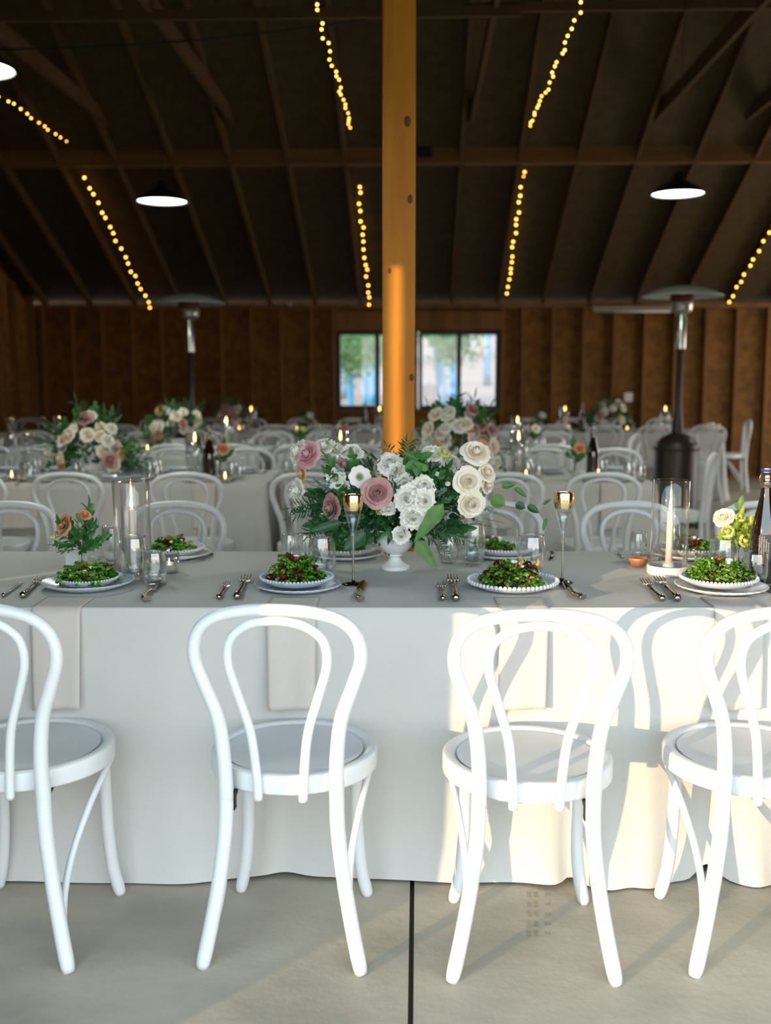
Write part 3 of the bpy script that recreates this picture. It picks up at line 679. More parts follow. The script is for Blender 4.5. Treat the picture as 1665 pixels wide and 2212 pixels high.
for x_,y_,a_ in ((.018,-.02,.3),(.030,-.01,-.4),(.062,.0,.5),(-.01,.0,1.2)):
    b = MB(); b.tube([(0,0,0),(.006,-.003,.010),(.005,0,.020),(-.001,0,.027)],[.003,.0065,.006,.002],8); b.build('orange_segment', M['orange'], s3, (x_,y_,.052)).rotation_euler = (0,a_,0)
# forks, knives
gf = 'silver forks on the near side of the nearest table'; gk = 'silver knives on the near side of the nearest table'
def lay(fn, bx, by, tx, ty, lab, g, nominal):
    a = Vector(P(bx,by)); c = Vector(P(tx,ty)); d = c-a; fn(a, math.atan2(-d.x,d.y), lab, g, d.length/nominal)
lay(fork,8,1289,46,1264,'smaller fork at the far left of the near side',gf,.19)
lay(fork,50,1291,90,1253,'larger fork beside the leftmost plate',gf,.19)
lay(fork,473,1294,491,1262,'smaller fork left of the dark red salad',gf,.19)
lay(fork,512,1294,533,1250,'larger fork next to the plate with dark red salad',gf,.19)
lay(fork,956,1297,953,1263,'smaller fork behind the third chair',gf,.19)
lay(fork,984,1298,977,1250,'larger fork by the white beaded plate',gf,.19)
lay(fork,1429,1298,1390,1258,'smaller sunlit fork at right',gf,.19)
lay(fork,1462,1298,1420,1253,'larger sunlit fork beside the right-hand charger',gf,.19)
lay(knife,305,1299,352,1255,'silver knife right of the leftmost plate',gk,.205)
lay(knife,768,1299,783,1256,'silver knife by the foot of the left champagne flute',gk,.205)
lay(knife,1246,1296,1205,1252,'silver knife by the foot of the right champagne flute',gk,.205)
lay(knife,1690,1300,1645,1262,'knife with dark blade at the right edge',gk,.205)
# far side
gp = 'plates on the far side of the nearest table'
for i,(px,py,lf,l) in enumerate(((372,1203,1,'behind the votives at left'),(745,1203,1,'behind the left champagne flute'),(1088,1202,1,'right of the flowers'),(1487,1203,1,'behind the right hurricane candle'))):
    plate_thing('charger',P(px,py),'charger on the far side of the table, '+l,'plate',gp,'plate_w',.128)
    plate_thing('beaded',(P(px,py)[0],P(px,py)[1],TZ+.011),'beaded plate on the far side of the table, '+l,'plate',gp,'plate_w',.108)
    salad((P(px,py)[0]-(.04 if px==1088 else 0),P(px,py)[1],TZ+.018),'green salad on the far side of the table, '+l,20+i,.07,.15,'salads on the far side of the nearest table',.2,60)
gs = 'cutlery on the far side of the nearest table'
lay(knife,436,1197,408,1212,'far-side knife right of the left plate',gs,.205); lay(fork,458,1199,432,1213,'far-side fork lying right of the left plate',gs,.19)
lay(knife,1195,1196,1190,1212,'far-side knife right of the flute',gs,.205); lay(fork,1345,1206,1330,1194,'far-side fork left of the copper dish',gs,.19)
# glasses
for a in ((204,1224,38,1160,'small stemless glass right of the left bud vase'),(242,1225,42,1137,'tall stemless glass left of the left hurricane candle'),
          (292,1258,58,1158,'large stemless glass in front of the left hurricane candle',.25),(335,1270,52,1190,'short glass of water above the left knife',.3),
          (627,1219,42,1152,'small stemless glass of water left of the flowers'),(660,1219,36,1152,'slim glass half hidden between two glasses left of the flowers'),
          (695,1252,61,1157,'large stemless glass behind the dark red salad',.12),(968,1222,44,1156,'glass under the trailing leaves right of the urn'),
          (1021,1226,54,1128,'thick-based glass of water right of the flowers',.45),(1147,1246,62,1155,'large stemless glass behind the white beaded plate',.12),
          (1377,1215,38,1149,'small glass of water above the copper dish',.4),(1443,1216,48,1134,'stemless glass seen through the right hurricane',.4),
          (1560,1252,62,1160,'large sunlit glass behind the right-hand salad',.12),(1628,1268,56,1192,'short sunlit glass in front of the dark bottle',.12)):
    tumbler(*a)
def flute(px, pyb, pyt, lab):
    c = at(px,pyb,TZ); zt = atY(px,pyt,c.y).z-TZ; k = zt/.25
    t = thing('champagne_flute', lab, 'flute', (c.x,c.y,TZ), 0, 'gold-rimmed champagne flutes'); t.scale = (k,)*3
    b = MB(); b.lathe([(.001,0),(.030,0),(.031,.0015),(.02,.004),(.006,.007),(.004,.012)],32); b.build('foot', M['blade'], t)
    b = MB(); b.lathe([(.0042,.010),(.0036,.03),(.0034,.09),(.0042,.12),(.0065,.142)],16); b.build('stem', M['gold' if 0 else 'glass'], t)
    b = MB(); b.lathe([(.0032,.010),(.0024,.03),(.0024,.10),(.003,.135)],12); b.build('stem_core', M['silver'], t)
    prof = [(.0065,.142),(.010,.155),(.016,.175),(.0225,.198),(.0262,.218)]
    b = MB(); b.lathe([(p.x,p.z) for p in spline([(x,0,z) for x,z in prof],4)],36); b.build('bowl', M['glass'], t)
    b = MB(); b.lathe([(.001,.146),(.009,.156),(.0145,.175),(.0205,.196),(.001,.197)],30); b.build('wine', M['water'], t)
    b = MB(); b.lathe([(p.x,p.z) for p in spline([(.0247,0,.209),(.0270,0,.222),(.0277,0,.236),(.0266,0,.25),(.0256,0,.2499),(.0262,0,.23)],4)],36); tag(b.build('gold_rim', M['gold'], t),'mirror gold band')
flute(763,1262,1070,'gold-rimmed champagne flute standing before the mauve roses')
flute(1214,1258,1065,'gold-rimmed champagne flute right of the large glass')
# hurricane candles
def flame_me(m, s=1):
    b = MB(); b.lathe([(.0005,0),(.0035*s,.004*s),(.0048*s,.011*s),(.0042*s,.019*s),(.0022*s,.03*s),(.0004*s,.038*s)],12); return b.mesh('flame', M[m])
FL = flame_me('flame'); FLF = flame_me('flame_far',1.5)
def hurricane(px, pyb, wpx, pyt, pyc, lab, base=True, g='hurricane candles on the nearest table'):
    c = at(px,pyb-wpx*.14,TZ); s_ = F/((Vector(c)-Vector((0,0,H))).dot(fw)); r = wpx/s_/2; h = atY(px,pyt,c.y).z-TZ; hc = atY(px,pyc,c.y).z-TZ
    t = thing('hurricane_candle', lab, 'candle', (c.x,c.y,TZ), 0, g); z0 = .0
    if base:
        b = MB(); b.lathe([(.001,0),(r*1.13,0),(r*1.16,.004),(r*1.16,.026),(r*1.12,.029),(r*1.06,.028),(r*1.04,.014),(.001,.013)],48); b.build('marble_base', M['marble'], t); z0 = .014
    b = MB(); b.lathe([(r-.003,z0),(r,z0),(r,h-.002),(r-.0015,h),(r-.003,h-.002),(r-.003,z0)],48); b.build('glass_cylinder', M['tube_glass'], t)
    b = MB(); b.lathe([(.001,z0),(.019,z0),(.019,z0+.012),(.014,z0+.022),(.011,z0+.022)],24); b.build('candle_holder', M['marble'] if base else M['glass'], t)
    b = MB(); b.lathe([(.001,z0+.006),(.0112,z0+.006),(.0095,hc-.004),(.007,hc),(.001,hc-.001)],20); b.build('taper', M['wax'], t)
    b = MB(); b.tube([(0,0,hc-.002),(.001,0,hc+.006)],.0008,6); b.build('wick', M['wick'], t)
    link('flame', FL, t, (0,0,hc+.003))
    ld = bpy.data.lights.new('candle_light','POINT'); ld.energy = .5; ld.color = (1,.6,.25); ld.shadow_soft_size = .004
    lo = bpy.data.objects.new('candle_light', ld); C.objects.link(lo); lo.parent = t; lo.location = (0,0,hc+.016)
    return t
hurricane(288,1240,79,1037,1100,'lit taper candle in a tall glass cylinder at left, no base',False)
hurricane(1443,1250,79,1037,1104,'lit taper candle in a tall glass cylinder on a white marble base')
def votive(p, lab, g, r=.032, h=.062, s=1):
    t = thing('votive_candle', lab, 'candle', p, 0, g)
    b = MB(); b.lathe([(.001,0),(r*.9,0),(r,.003),(r,h),(r-.003,h),(r-.004,.006),(.001,.006)],28); b.build('glass_cup', M['glassg'], t)
    b = MB(); b.lathe([(.001,.007),(r*.62,.007),(r*.62,h*.38),(.001,h*.38)],20); b.build('wax', M['wax'], t)
    link('flame', FLF if s > 1 else FL, t, (0,0,h*.40), None, .55*s if s == 1 else .7); return t
votive(P(366,1236),'lit votive in a ribbed clear cup right of the left hurricane','small votive candles on the nearest table')
votive(P(1523,1236),'clear votive cup between the right hurricane and the large glass','small votive candles on the nearest table',.034,.06)
b = MB(); b.lathe([(.001,.003),(.022,.004),(.030,.022),(.032,.03),(.030,.031),(.027,.022),(.018,.008),(.001,.007)],28); tag(b.build('copper_dish', M['copper'], None, P(1378,1224)),'small copper dish beside the right hurricane candle','dish')
# card
p = P(166,1236); b = MB(); b.box((-.035,0,0),(.035,.002,.066)); b.box((-.035,.002,.0),(.035,.02,.002)); o = b.build('place_card', M['card'], None, p); o.rotation_euler.z = R(-4); tag(o,'blank-looking white card standing behind the round bud vase','card')
# bottle
def bottle(p, lab, g, s=1, detail=True):
    t = thing('wine_bottle', lab, 'bottle', p, 0, g); t.scale = (s,)*3
    b = MB(); b.lathe([(q.x,q.z) for q in spline([(.0005,0,.002),(.034,0,0),(.038,0,.006),(.038,0,.05),(.038,0,.13),(.0345,0,.165),(.024,0,.21),(.0165,0,.25),(.0145,0,.275)],4)],40); b.build('bottle_body', M['bottle'], t)
    b = MB(); b.lathe([(.0143,.272),(.014,.285),(.0165,.287),(.0165,.293),(.0135,.296),(.016,.303),(.0135,.310),(.0145,.318),(.0001,.319)],24); b.build('bottle_neck', M['bottle_neck'], t)
    b = MB(); b.lathe([(.001,.319),(.009,.319),(.011,.326),(.008,.331),(.001,.332)],18); b.build('stopper', M['porcelain'], t)
    b = MB(); b.lathe([(.0115,.3225),(.0165,.3225),(.0165,.329),(.0115,.329)],20); b.build('blue_collar', M['blue'], t)
    b = MB(); b.tube([(-.017,0,.286),(-.020,0,.305),(-.012,0,.325)],.001,6); b.tube([(.017,0,.286),(.020,0,.305),(.012,0,.325)],.001,6); b.tube([(.0165*cos(a),.0165*sin(a),.287) for a in [2*pi*k/16 for k in range(17)]],.001,6); b.build('wire_clasp', M['steel'], t)
    if detail:
        r_ = random.Random(5); b = MB()
        for col in range(5):
            a0 = R(-128+col*9.5); z = .05+r_.uniform(0,.008); ztop = .155-.012*abs(col-1)
            while z < ztop:
                hh = r_.uniform(.0018,.0032); wd = R(5.5)
                for part in range(2):
                    aa = a0+part*wd*.55; rr = .0383-(max(0,z-.13)*.09)
                    b.add([(cos(aa)*rr,sin(aa)*rr,z),(cos(aa+wd*.38)*rr,sin(aa+wd*.38)*rr,z+.0006*r_.random()),(cos(aa+wd*.38)*rr,sin(aa+wd*.38)*rr,z+hh),(cos(aa)*rr,sin(aa)*rr,z+hh*r_.uniform(.6,1))],[(0,1,2,3)],0,False)
                z += hh+r_.uniform(.0012,.002)
        b.build('printed_lettering', M['print'], t)
    return t
bottle(P(1645,1255),'dark swing-top bottle with blue cap at the right edge of the nearest table','dark swing-top bottles',1.03)
# floor tread marks
b = MB(); r_ = random.Random(9)
for i in range(5):
    for col,(px,sz) in enumerate(((1150,.016),(1183,.008))):
        p = at(px,1932+i*21,0)
        for sx in (-1,1):
            for sy in (-1,1):
                cx,cy = p.x+sx*sz*.55, p.y+sy*sz*.5; b.lathe([(.0001,.0006),(sz*.42,.0006)],7,0,(cx,cy,0))
tag(b.build('tread_mark', M['stain']),'faint brown tread mark on the concrete under the third chair','stain',None,'stuff')

# ---------------------------------------------------------------- flowers
def rose_me(m, Rr=.034, n=22, open_=1.0, ruf=.0, seed=1, name='rose'):
    """whorls of cupped petals round a tight spiral heart; facing +Z"""
    r_ = random.Random(seed); b = MB(); Q = .68 if ruf < .3 else .8
    rings = [(3,.10,1.02,0),(4,.20,1.0,.0),(5,.33,.95,.03),(5,.50,.84,.08),(6,.70,.66,.18),(7,.92,.42,.30)]
    if n < 15: rings = [rings[i] for i in (0,2,4)]
    for ri,(cnt,fr,hf,curl) in enumerate(rings):
        for k in range(cnt):
            a0 = 2*pi*(k+.5*(ri%2)+r_.uniform(-.12,.12))/cnt + ri*.4; rad = Rr*fr*open_*r_.uniform(.93,1.07); wd = pi/cnt*1.45; hh = Rr*hf*Q*1.25*r_.uniform(.94,1.05); off = r_.uniform(0,6)
            def fn(u,v):
                q = (u-.5)*2; vm = v*(1-.16*abs(q)**3)
                rr = rad*(.25+.75*min(1,vm*1.6)**.7)*(1+.07*q) + Rr*curl*vm**4
                z = hh*vm - Rr*curl*.8*vm**6
                if ri < 3: rr *= 1-(.85 if ri < 2 else .5)*max(0,(vm-.45)/.55)**1.7
                rr += ruf*Rr*.28*sin(q*8+off)*vm**3; z += ruf*Rr*.20*sin(q*6+off*2)*vm**3
                aa = a0+q*wd*(.6+.4*sin(pi*min(1,.15+vm*.6)))
                return (cos(aa)*rr, sin(aa)*rr, z)
            b.grid(fn,7,6)
    b.lathe([(Rr*.72,Rr*.18),(Rr*.45,Rr*.05),(.001,-Rr*.1)],10)
    return b.mesh(name, M[m])
def anemone_me():
    b = MB()
    for i in range(8):
        a0 = 2*pi*i/8+.1*(i%2)
        def fn(u,v,a0=a0,i=i):
            q = (u-.5)*2; w_ = .017*sin(pi*min(1,.18+v*.75))*1.15; r_ = .006+.030*v
            x = r_; y = q*w_; z = .010*v**1.6+.003*(i%2)-.003*q*q+.0015*sin(q*6+i)*v
            return (x*cos(a0)-y*sin(a0), x*sin(a0)+y*cos(a0), z)
        b.grid(fn,6,6,0)
    b.ball((0,0,.006),.0075,12,1)
    for k in range(26):
        a = 2*pi*k/26; rr = .011+.002*(k%2); b.tube([(cos(a)*.004,sin(a)*.004,.004),(cos(a)*rr,sin(a)*rr,.009)],[.0003,.0003],4,2); b.ball((cos(a)*rr,sin(a)*rr,.0095),.0011,5,2)
    return b.mesh('anemone',[M['white'],M['yc'],M['stamen']])
def leafgrid(b, base, d, nrm, L, W, mi=0, shape='lance', droop=.15):
    d = d.normalized(); side = d.cross(nrm).normalized(); nrm = side.cross(d)
    def fn(u,v):
        q = (u-.5)*2
        if shape == 'lance': w_ = sin(pi*v**.8)
        elif shape == 'oval': w_ = sin(pi*min(1,v**.75))**.7
        elif shape == 'round': w_ = max(0,1-(2*v-1)**2)**.5
        else: w_ = (sin(pi*v**.55)**.8)*(1+.06*sin(v*22))
        return base + d*(L*v) + side*(q*W*.5*w_) - nrm*(abs(q)*-W*.16*w_) - nrm*(droop*L*v*v)
    b.grid(fn,5 if shape != 'lance' else 3,7 if shape != 'lance' else 5,mi)
def sprig_me(kind, L, seed):
    r_ = random.Random(seed); b = MB(); bend = r_.uniform(-.25,.25); bz = r_.uniform(-.2,.2)
    pts = [Vector((bend*L*(i/6)**2, bz*L*(i/6)**2, L*i/6)) for i in range(7)]
    b.tube(pts,[.0016*(1-.5*i/6) for i in range(7)],5,1)
    mats = {'narrow':'leafdk','euc':'euc','broad':'leaf','olive':'olive','bright':'leaflt','lime':'lime'}[kind]
    cfg = {'narrow':(20,.056,.0085,'lance'),'euc':(20,.019,.015,'round'),'broad':(15,.044,.026,'oval'),'olive':(34,.014,.004,'lance'),'bright':(8,.036,.022,'oval'),'lime':(8,.030,.022,'oval')}[kind]
    n,l,w_,sh = cfg
    for i in range(n):
        t = .18+.82*(i+.5)/n; k = min(5,int(t*6)); p = pts[k].lerp(pts[k+1],t*6-k) if t < 1 else pts[6]
        a = (i%2)*pi+i*.9*(kind != 'narrow')+r_.uniform(-.4,.4); out_ = Vector((cos(a),sin(a)*.6,0)); d = (out_*r_.uniform(.7,1.1)+Vector((0,0,r_.uniform(.4,.9)))).normalized()
        leafgrid(b,p,d,Vector((r_.uniform(-.5,.5),r_.uniform(-1,-.3),.6)).normalized(),l*r_.uniform(.7,1.2)*(1-.35*t),w_*r_.uniform(.8,1.2)*(1-.3*t),0,sh,r_.uniform(0,.3))
    leafgrid(b,pts[6],Vector((bend,bz,1)),Vector((0,-1,.3)),l*.8,w_*.7,0,sh)
    return b.mesh({'narrow':'narrow_leaf_sprig','euc':'eucalyptus_sprig','broad':'broad_leaf_sprig','olive':'feathery_sprig','bright':'pale_leaf_sprig','lime':'lime_leaf_sprig'}[kind],[M[mats],M['stem']])
SP = {k:[sprig_me(k,L,s*7+ord(k[0])) for s in range(3)] for k,L in (('narrow',.15),('euc',.13),('broad',.12),('olive',.13),('bright',.10),('lime',.07))}
FLW = {'mauve':rose_me('mauve',.034,24,1,.1,2),'pink':rose_me('pink',.036,26,1.1,.2,3),'cream':rose_me('cream',.036,26,1.05,.15,4),'white':rose_me('white',.030,20,1.1,.45,5,'white_blossom'),
       'coral':rose_me('coral',.026,18,.8,.1,6),'peach':rose_me('peach',.030,20,1,.15,7),'lime':rose_me('limepetal',.024,12,1,.3,8,'pale_blossom'),'anemone':anemone_me(),'bud':rose_me('white',.012,9,.8,.1,9,'flower_bud')}
RAD = {'mauve':.040,'pink':.046,'cream':.044,'white':.038,'coral':.027,'peach':.036,'lime':.029,'anemone':.036,'bud':.012}
PN = {'mauve':'rose','pink':'rose','cream':'rose','white':'blossom','coral':'rose','peach':'rose','lime':'blossom','anemone':'anemone','bud':'bud'}
PLB = {'mauve':'dusty mauve rose','pink':'pink ruffled rose','cream':'cream garden rose','peach':'pale peach rose','coral':'coral rose','anemone':'white anemone with green eye'}
def quat(d, spin=0): return Vector(d).normalized().to_track_quat('Z','Y') @ Quaternion((0,0,1),spin)
def flower(t, kind, p, d, r, spin=0):
    o = link(PN[kind], FLW[kind], t, p, quat(d,spin), r/RAD[kind])
    if kind in PLB: o['label'] = PLB[kind]
    return o
def sprig(t, kind, p, d, s=1, spin=0, v=0):
    me = SP[kind][v%3]; return link(me.name.split('.')[0], me, t, p, quat(d,spin), s)
def leaf_mass(t, rx, ry, rz_, cz, n, seed, L=.04, m='leafdk', floor_=-.05):
    r2 = random.Random(seed); b = MB()
    for _ in range(n):
        v = Vector((r2.gauss(0,1),r2.gauss(0,1),r2.gauss(0,1))).normalized()*(r2.random()**.4)
        p = Vector((v.x*rx,v.y*ry,cz+v.z*rz_)); d = (v+Vector((r2.gauss(0,.5),r2.gauss(0,.5),r2.gauss(0,.5)))).normalized()
        leafgrid(b,p,d,Vector((r2.gauss(0,.5),-1,.4)).normalized(),L*r2.uniform(.7,1.3),L*.42*r2.uniform(.7,1.2),0 if r2.random() < .7 else 1,r2.choice(['oval','oval','lance']))
    o = b.build('packed_leaves',[M[m],M['leaf']],t); o['kind'] = 'stuff'; return o
# urn
uc = at(853,1229,TZ)
us = F/((uc-Vector((0,0,H))).dot(fw))
uh = atY(853,1143,uc.y).z-TZ
t = thing('footed_urn','white footed urn holding the large flower arrangement','urn',(uc.x,uc.y,TZ))
kk = uh/.135
prof = [(.001,0),(.047,0),(.049,.006),(.046,.012),(.032,.020),(.021,.032),(.019,.042),(.026,.048),(.024,.052),(.040,.062),(.056,.080),(.062,.100),(.060,.120),(.064,.130),(.066,.135),(.062,.134),(.056,.12),(.05,.085),(.001,.07)]
b = MB(); b.lathe([(p.x*kk,p.z*kk) for p in spline([(x,0,z) for x,z in prof[1:15]],3)]+[(x*kk,z*kk) for x,z in prof[15:]],48); b.build('bowl', M['urn'], t)
# the big arrangement
ctr = Vector((uc.x,uc.y,TZ+uh)); arr = thing('flower_arrangement','large arrangement of mauve and cream roses, white blossoms and greenery in the white urn','flowers',ctr)
def loc(px,py,dy): return atY(px,py,uc.y+dy)-ctr
pxm = 1/us
specs = [('pink',668,984,-.03,33,(-.5,-.7,.35)),('mauve',743,1012,-.03,26,(.1,-.4,.9)),('mauve',814,1066,-.12,33,(.15,-1,.2)),('mauve',719,1097,-.10,30,(-.75,-.65,.0)),
 ('peach',654,1022,-.02,20,(-.8,-.5,-.1)),('white',646,1060,-.02,23,(-.8,-.6,.1)),('white',650,1092,-.02,20,(-.8,-.5,-.2)),('white',648,978,0,25,(-.8,-.4,.4)),('white',700,968,.02,23,(-.2,-.6,.8)),('white',725,975,.04,20,(0,-.5,1)),
 ('white',760,980,.02,22,(.1,-.7,.8)),('anemone',777,1030,-.09,24,(.05,-1,.12)),('anemone',727,1034,-.08,24,(-.35,-.9,.3)),('white',737,1048,-.07,16,(-.2,-1,-.2)),
 ('white',843,1004,-.05,24,(-.1,-.8,.5)),('white',856,1022,-.07,20,(0,-1,.2)),('white',873,1044,-.08,19,(.1,-1,.1)),('white',862,1058,-.08,17,(-.1,-1,0)),('white',914,1052,-.12,22,(.2,-1,.4)),('white',883,1078,-.14,26,(-.2,-1,.1)),
 ('white',912,1082,-.14,24,(.3,-1,.1)),('white',896,1062,-.13,20,(0,-1,.4)),('white',894,1114,-.14,26,(0,-1,-.15)),('white',932,983,.02,23,(0,-.6,.8)),('white',972,1000,.03,20,(.3,-.7,.6)),('lime',958,984,.02,24,(.2,-.6,.8)),('bud',985,1020,-.05,10,(.2,-.8,.6)),
 ('cream',1027,980,-.04,32,(.15,-.75,.65)),('cream',1010,1040,-.08,31,(.15,-1,.15)),('cream',1049,1022,-.04,23,(.6,-.7,.4)),('cream',1051,1048,-.03,20,(.8,-.6,0)),('cream',1016,1088,-.08,31,(.3,-1,-.05)),
 ('white',866,1156,-.10,17,(.1,-1,0)),('lime',820,1104,-.10,14,(-.2,-1,0)),('white',838,1098,-.11,15,(.2,-.9,-.3)),('bud',695,1113,-.09,7,(0,-1,0)),('bud',967,1046,-.09,8,(0,-.8,.6)),('bud',944,1024,-.1,7,(0,-1,.3))]
r_ = random.Random(21)
for k,px,py,dy,rp,d in specs: flower(arr,k,loc(px,py,dy),d,rp*pxm*(1.12 if k == 'white' else 1),r_.uniform(0,6))
leaf_mass(arr,.255,.10,.125,.085,620,5); leaf_mass(arr,.17,.06,.035,.03,140,6)
# foliage: sprays radiating from the urn
core = Vector((0,0,.02))
def spray(kind,px,py,dy,x0=None,s=None,spin=None,root=None,v=None):
    tip = loc(px,py,dy); o = root if root is not None else core+(tip-core)*.35
    d = tip-o; L = {'narrow':.19,'euc':.15,'broad':.155,'olive':.145,'bright':.13,'lime':.09}[kind]
    return sprig(arr,kind,o,d,(d.length/L)*(s or 1),r_.uniform(0,6) if spin is None else spin,r_.randrange(3) if v is None else v)
for i in range(70):
    a = r_.uniform(R(-30),R(210)); q = r_.uniform(.55,1); px = 848+205*q*cos(a)*.98; py = 1090-118*q*sin(a)+(25 if sin(a) < 0 else 0); dy = r_.uniform(-.12,.12)*(1.2-q*.4)
    kind = r_.choice(['narrow','broad','broad','narrow','euc','broad','olive'])
    spray(kind,px,py,dy)
for i in range(40):       # front faces of the mound
    px = r_.uniform(690,1000); py = r_.uniform(1020,1150); spray(r_.choice(['broad','narrow','broad']),px,py,-.11-r_.uniform(0,.02),None,1.0,None,core+Vector(((px-853)*pxm*.5,-.02,(1090-py)*pxm*.4+.02)))
for px,py,dy in ((615,1083,-.04),(618,1112,-.05),(640,1152,-.06),(655,1165,-.07),(636,1128,-.05),(700,1180,-.08),(742,1192,-.08),(780,1185,-.09),(690,1150,-.1),(675,1085,-.1)): 
    spray('narrow',px,py,dy,None,1.05,None,loc(720,1085,-.07))
for px,py,dy in ((1010,1135,-.08),(985,1200,-.08),(960,1218,-.1),(930,1180,-.1),(1030,1175,-.05),(1000,1160,-.1),(900,1172,-.12)): spray('narrow',px,py,dy,None,1,None,loc(925,1140,-.08))
for px,py,dy in ((845,945,.0),(862,935,.0),(890,948,0),(878,925,.03),(835,985,0),(770,955,.05)): spray('narrow',px,py,dy,None,1,None,loc(870,1040,0))
for px,py,dy in ((905,980,-.1),(925,995,-.1),(885,985,-.1),(900,1020,-.12),(925,1015,-.12),(950,1010,-.1),(690,985,-.08),(708,1000,-.08),(752,975,-.05),(965,1015,-.08),(990,1000,-.06)): spray('broad',px,py,dy,None,1.1,None,loc(px*.5+880*.5-(40 if px < 800 else 0),1060,-.06))
for px,py,dy in ((668,1030,-.08),(690,1050,-.1),(712,1035,-.1),(760,1068,-.1),(960,1060,-.12),(975,1045,-.12),(990,1068,-.12),(1060,1075,-.05),(1075,1110,-.04)): spray('euc',px,py,dy,None,1,None,loc(px*.6+850*.4,1080,-.05))
for px,py,dy in ((1110,1118,-.02),(1090,1130,-.02),(1120,1100,0),(1070,1140,0),(835,1130,-.13),(825,1120,-.13)): spray('olive',px,py,dy,None,1,None,loc(px-(45 if px > 1000 else -5),py-(10 if px > 1000 else 35),-.05))
def bigleaf(px0,py0,px1,py1,dy,W,m,shape='heart',nrm=(0,-1,.2)):
    a = loc(px0,py0,dy); c = loc(px1,py1,dy-.02); b = MB(); leafgrid(b,Vector((0,0,0)),c-a,Vector(nrm),(c-a).length,W,0,shape,.08); b.build('large_leaf', M[m], arr, a)
bigleaf(958,1088,893,1172,-.15,.048,'leaflt'); bigleaf(898,1165,945,1232,-.13,.042,'leaflt'); bigleaf(740,1128,668,1148,-.13,.03,'leafdk','oval'); bigleaf(790,1150,742,1188,-.1,.05,'leafdk','oval')
bigleaf(905,990,935,978,-.13,.025,'leaf','oval'); bigleaf(905,992,872,978,-.13,.025,'leaf','oval'); bigleaf(902,995,900,1030,-.14,.03,'leaf','oval'); bigleaf(905,990,902,972,-.13,.022,'leaf','oval'); bigleaf(900,998,874,1012,-.14,.028,'leaf','oval'); bigleaf(925,1015,895,1000,-.14,.022,'leaflt','oval')
bigleaf(1060,1075,1090,1090,-.03,.045,'leaflt','round')
# trailing vine to the right
V_ = [loc(*p) for p in ((1020,1060,-.05),(1068,1052,-.06),(1110,1052,-.06),(1140,1068,-.06),(1175,1090,-.06),(1192,1118,-.06),(1196,1132,-.06))]
vo = V_[0]; b = MB(); b.tube([p-vo for p in spline(V_,4)],.0012,6,1)
for i,(px,py,qx,qy,W,mi) in enumerate(((1082,1050,1112,1047,.022,0),(1110,1052,1138,1074,.018,0),(1113,1088,1135,1098,.028,2),(1138,1092,1165,1108,.024,2),(1172,1090,1190,1078,.01,0),(1180,1118,1172,1148,.014,0))):
    a = loc(px,py,-.06)-vo; c = loc(qx,qy,-.07)-vo; leafgrid(b,a,c-a,Vector((0,-1,.3)),(c-a).length,W,mi,'oval',.05)
b.build('trailing_vine',[M['leaf'],M['twig'],M['leafdk']],arr,vo)
# thin wisps above the left side
V_ = [loc(*p) for p in ((745,985,0),(712,960,0),(695,935,0),(690,915,0))]; vo = V_[0]; b = MB(); b.tube([p-vo for p in spline(V_,4)],.0008,5,1)
for i in range(9):
    p = spline(V_,4)[1+i]-vo; a = (-1)**i; leafgrid(b,p,Vector((a*.8,-.2,.7)),Vector((0,-1,.2)),.02,.005,0,'lance',.1)
b.build('wispy_stem',[M['leaf'],M['twig']],arr,vo)

def bg_arr(c, w_, h_, seed, lab, colors, nf=22, ns=32, name='flower_arrangement'):
    r2 = random.Random(seed); v = thing('footed_urn','white footed urn under the '+lab,'urn',(c.x,c.y,TZ),0,'white urns on the tables behind')
    b = MB(); b.lathe([(x*1.1,z*.75) for x,z in prof],24); b.build('bowl', M['urn'], v)
    t = thing(name, lab,'flowers',(c.x,c.y,TZ+.125),0,'flower arrangements on the tables behind')
    for i in range(ns):
        a = r2.uniform(R(-25),R(205)); d = Vector((cos(a)*w_*.5, r2.uniform(-.6,.6)*w_*.4, max(-.06,sin(a)*h_)))
        sprig(t, r2.choice(['broad','narrow','broad','euc']), d*.3, d, d.length*.75/.16, r2.uniform(0,6), r2.randrange(3))
    leaf_mass(t,w_*.38,w_*.20,h_*.45,h_*.33,200,seed)
    for i in range(nf):
        a = R(-15)+R(210)*(i+r2.random())/nf; q = r2.uniform(.35,.95); fy = -.35*w_*r2.uniform(.3,1)*(1.1-q*.6)
        p = Vector((cos(a)*w_*.47*q, fy, sin(a)*h_*.85*q+.01)); k = r2.choice(colors); rr = r2.uniform(.036,.052)*(1 if k not in ('bud',) else .4)
        flower(t,k,p,Vector((p.x,-.18,p.z*.6)),rr,r2.uniform(0,6))
    return t
def posY(px,Y): p = atY(px,1000,Y); return Vector((p.x,rowY(Y,p.x),TZ))
bg_arr(posY(208,6.22),.60,.34,31,'mauve and peach rose arrangement on the second-row table at left',['mauve','mauve','cream','white','cream','anemone','cream','peach'])
bg_arr(posY(990,6.25),.56,.38,34,'cream and blush arrangement directly right of the post',['white','white','white','cream','white','mauve','cream','peach'],34)
bg_arr(posY(388,8.75),.58,.30,33,'cream and peach arrangement below the left heater',['cream','white','cream','cream','mauve','white','peach'])
bg_arr(posY(500,11.9),.40,.28,35,'small dark arrangement by two candles on the rearmost table',['mauve','peach','cream'],10,26)
bg_arr(posY(1315,11.95),.58,.26,36,'small cream and green arrangement on the rearmost table at right',['cream','white','mauve','lime'],12,26)

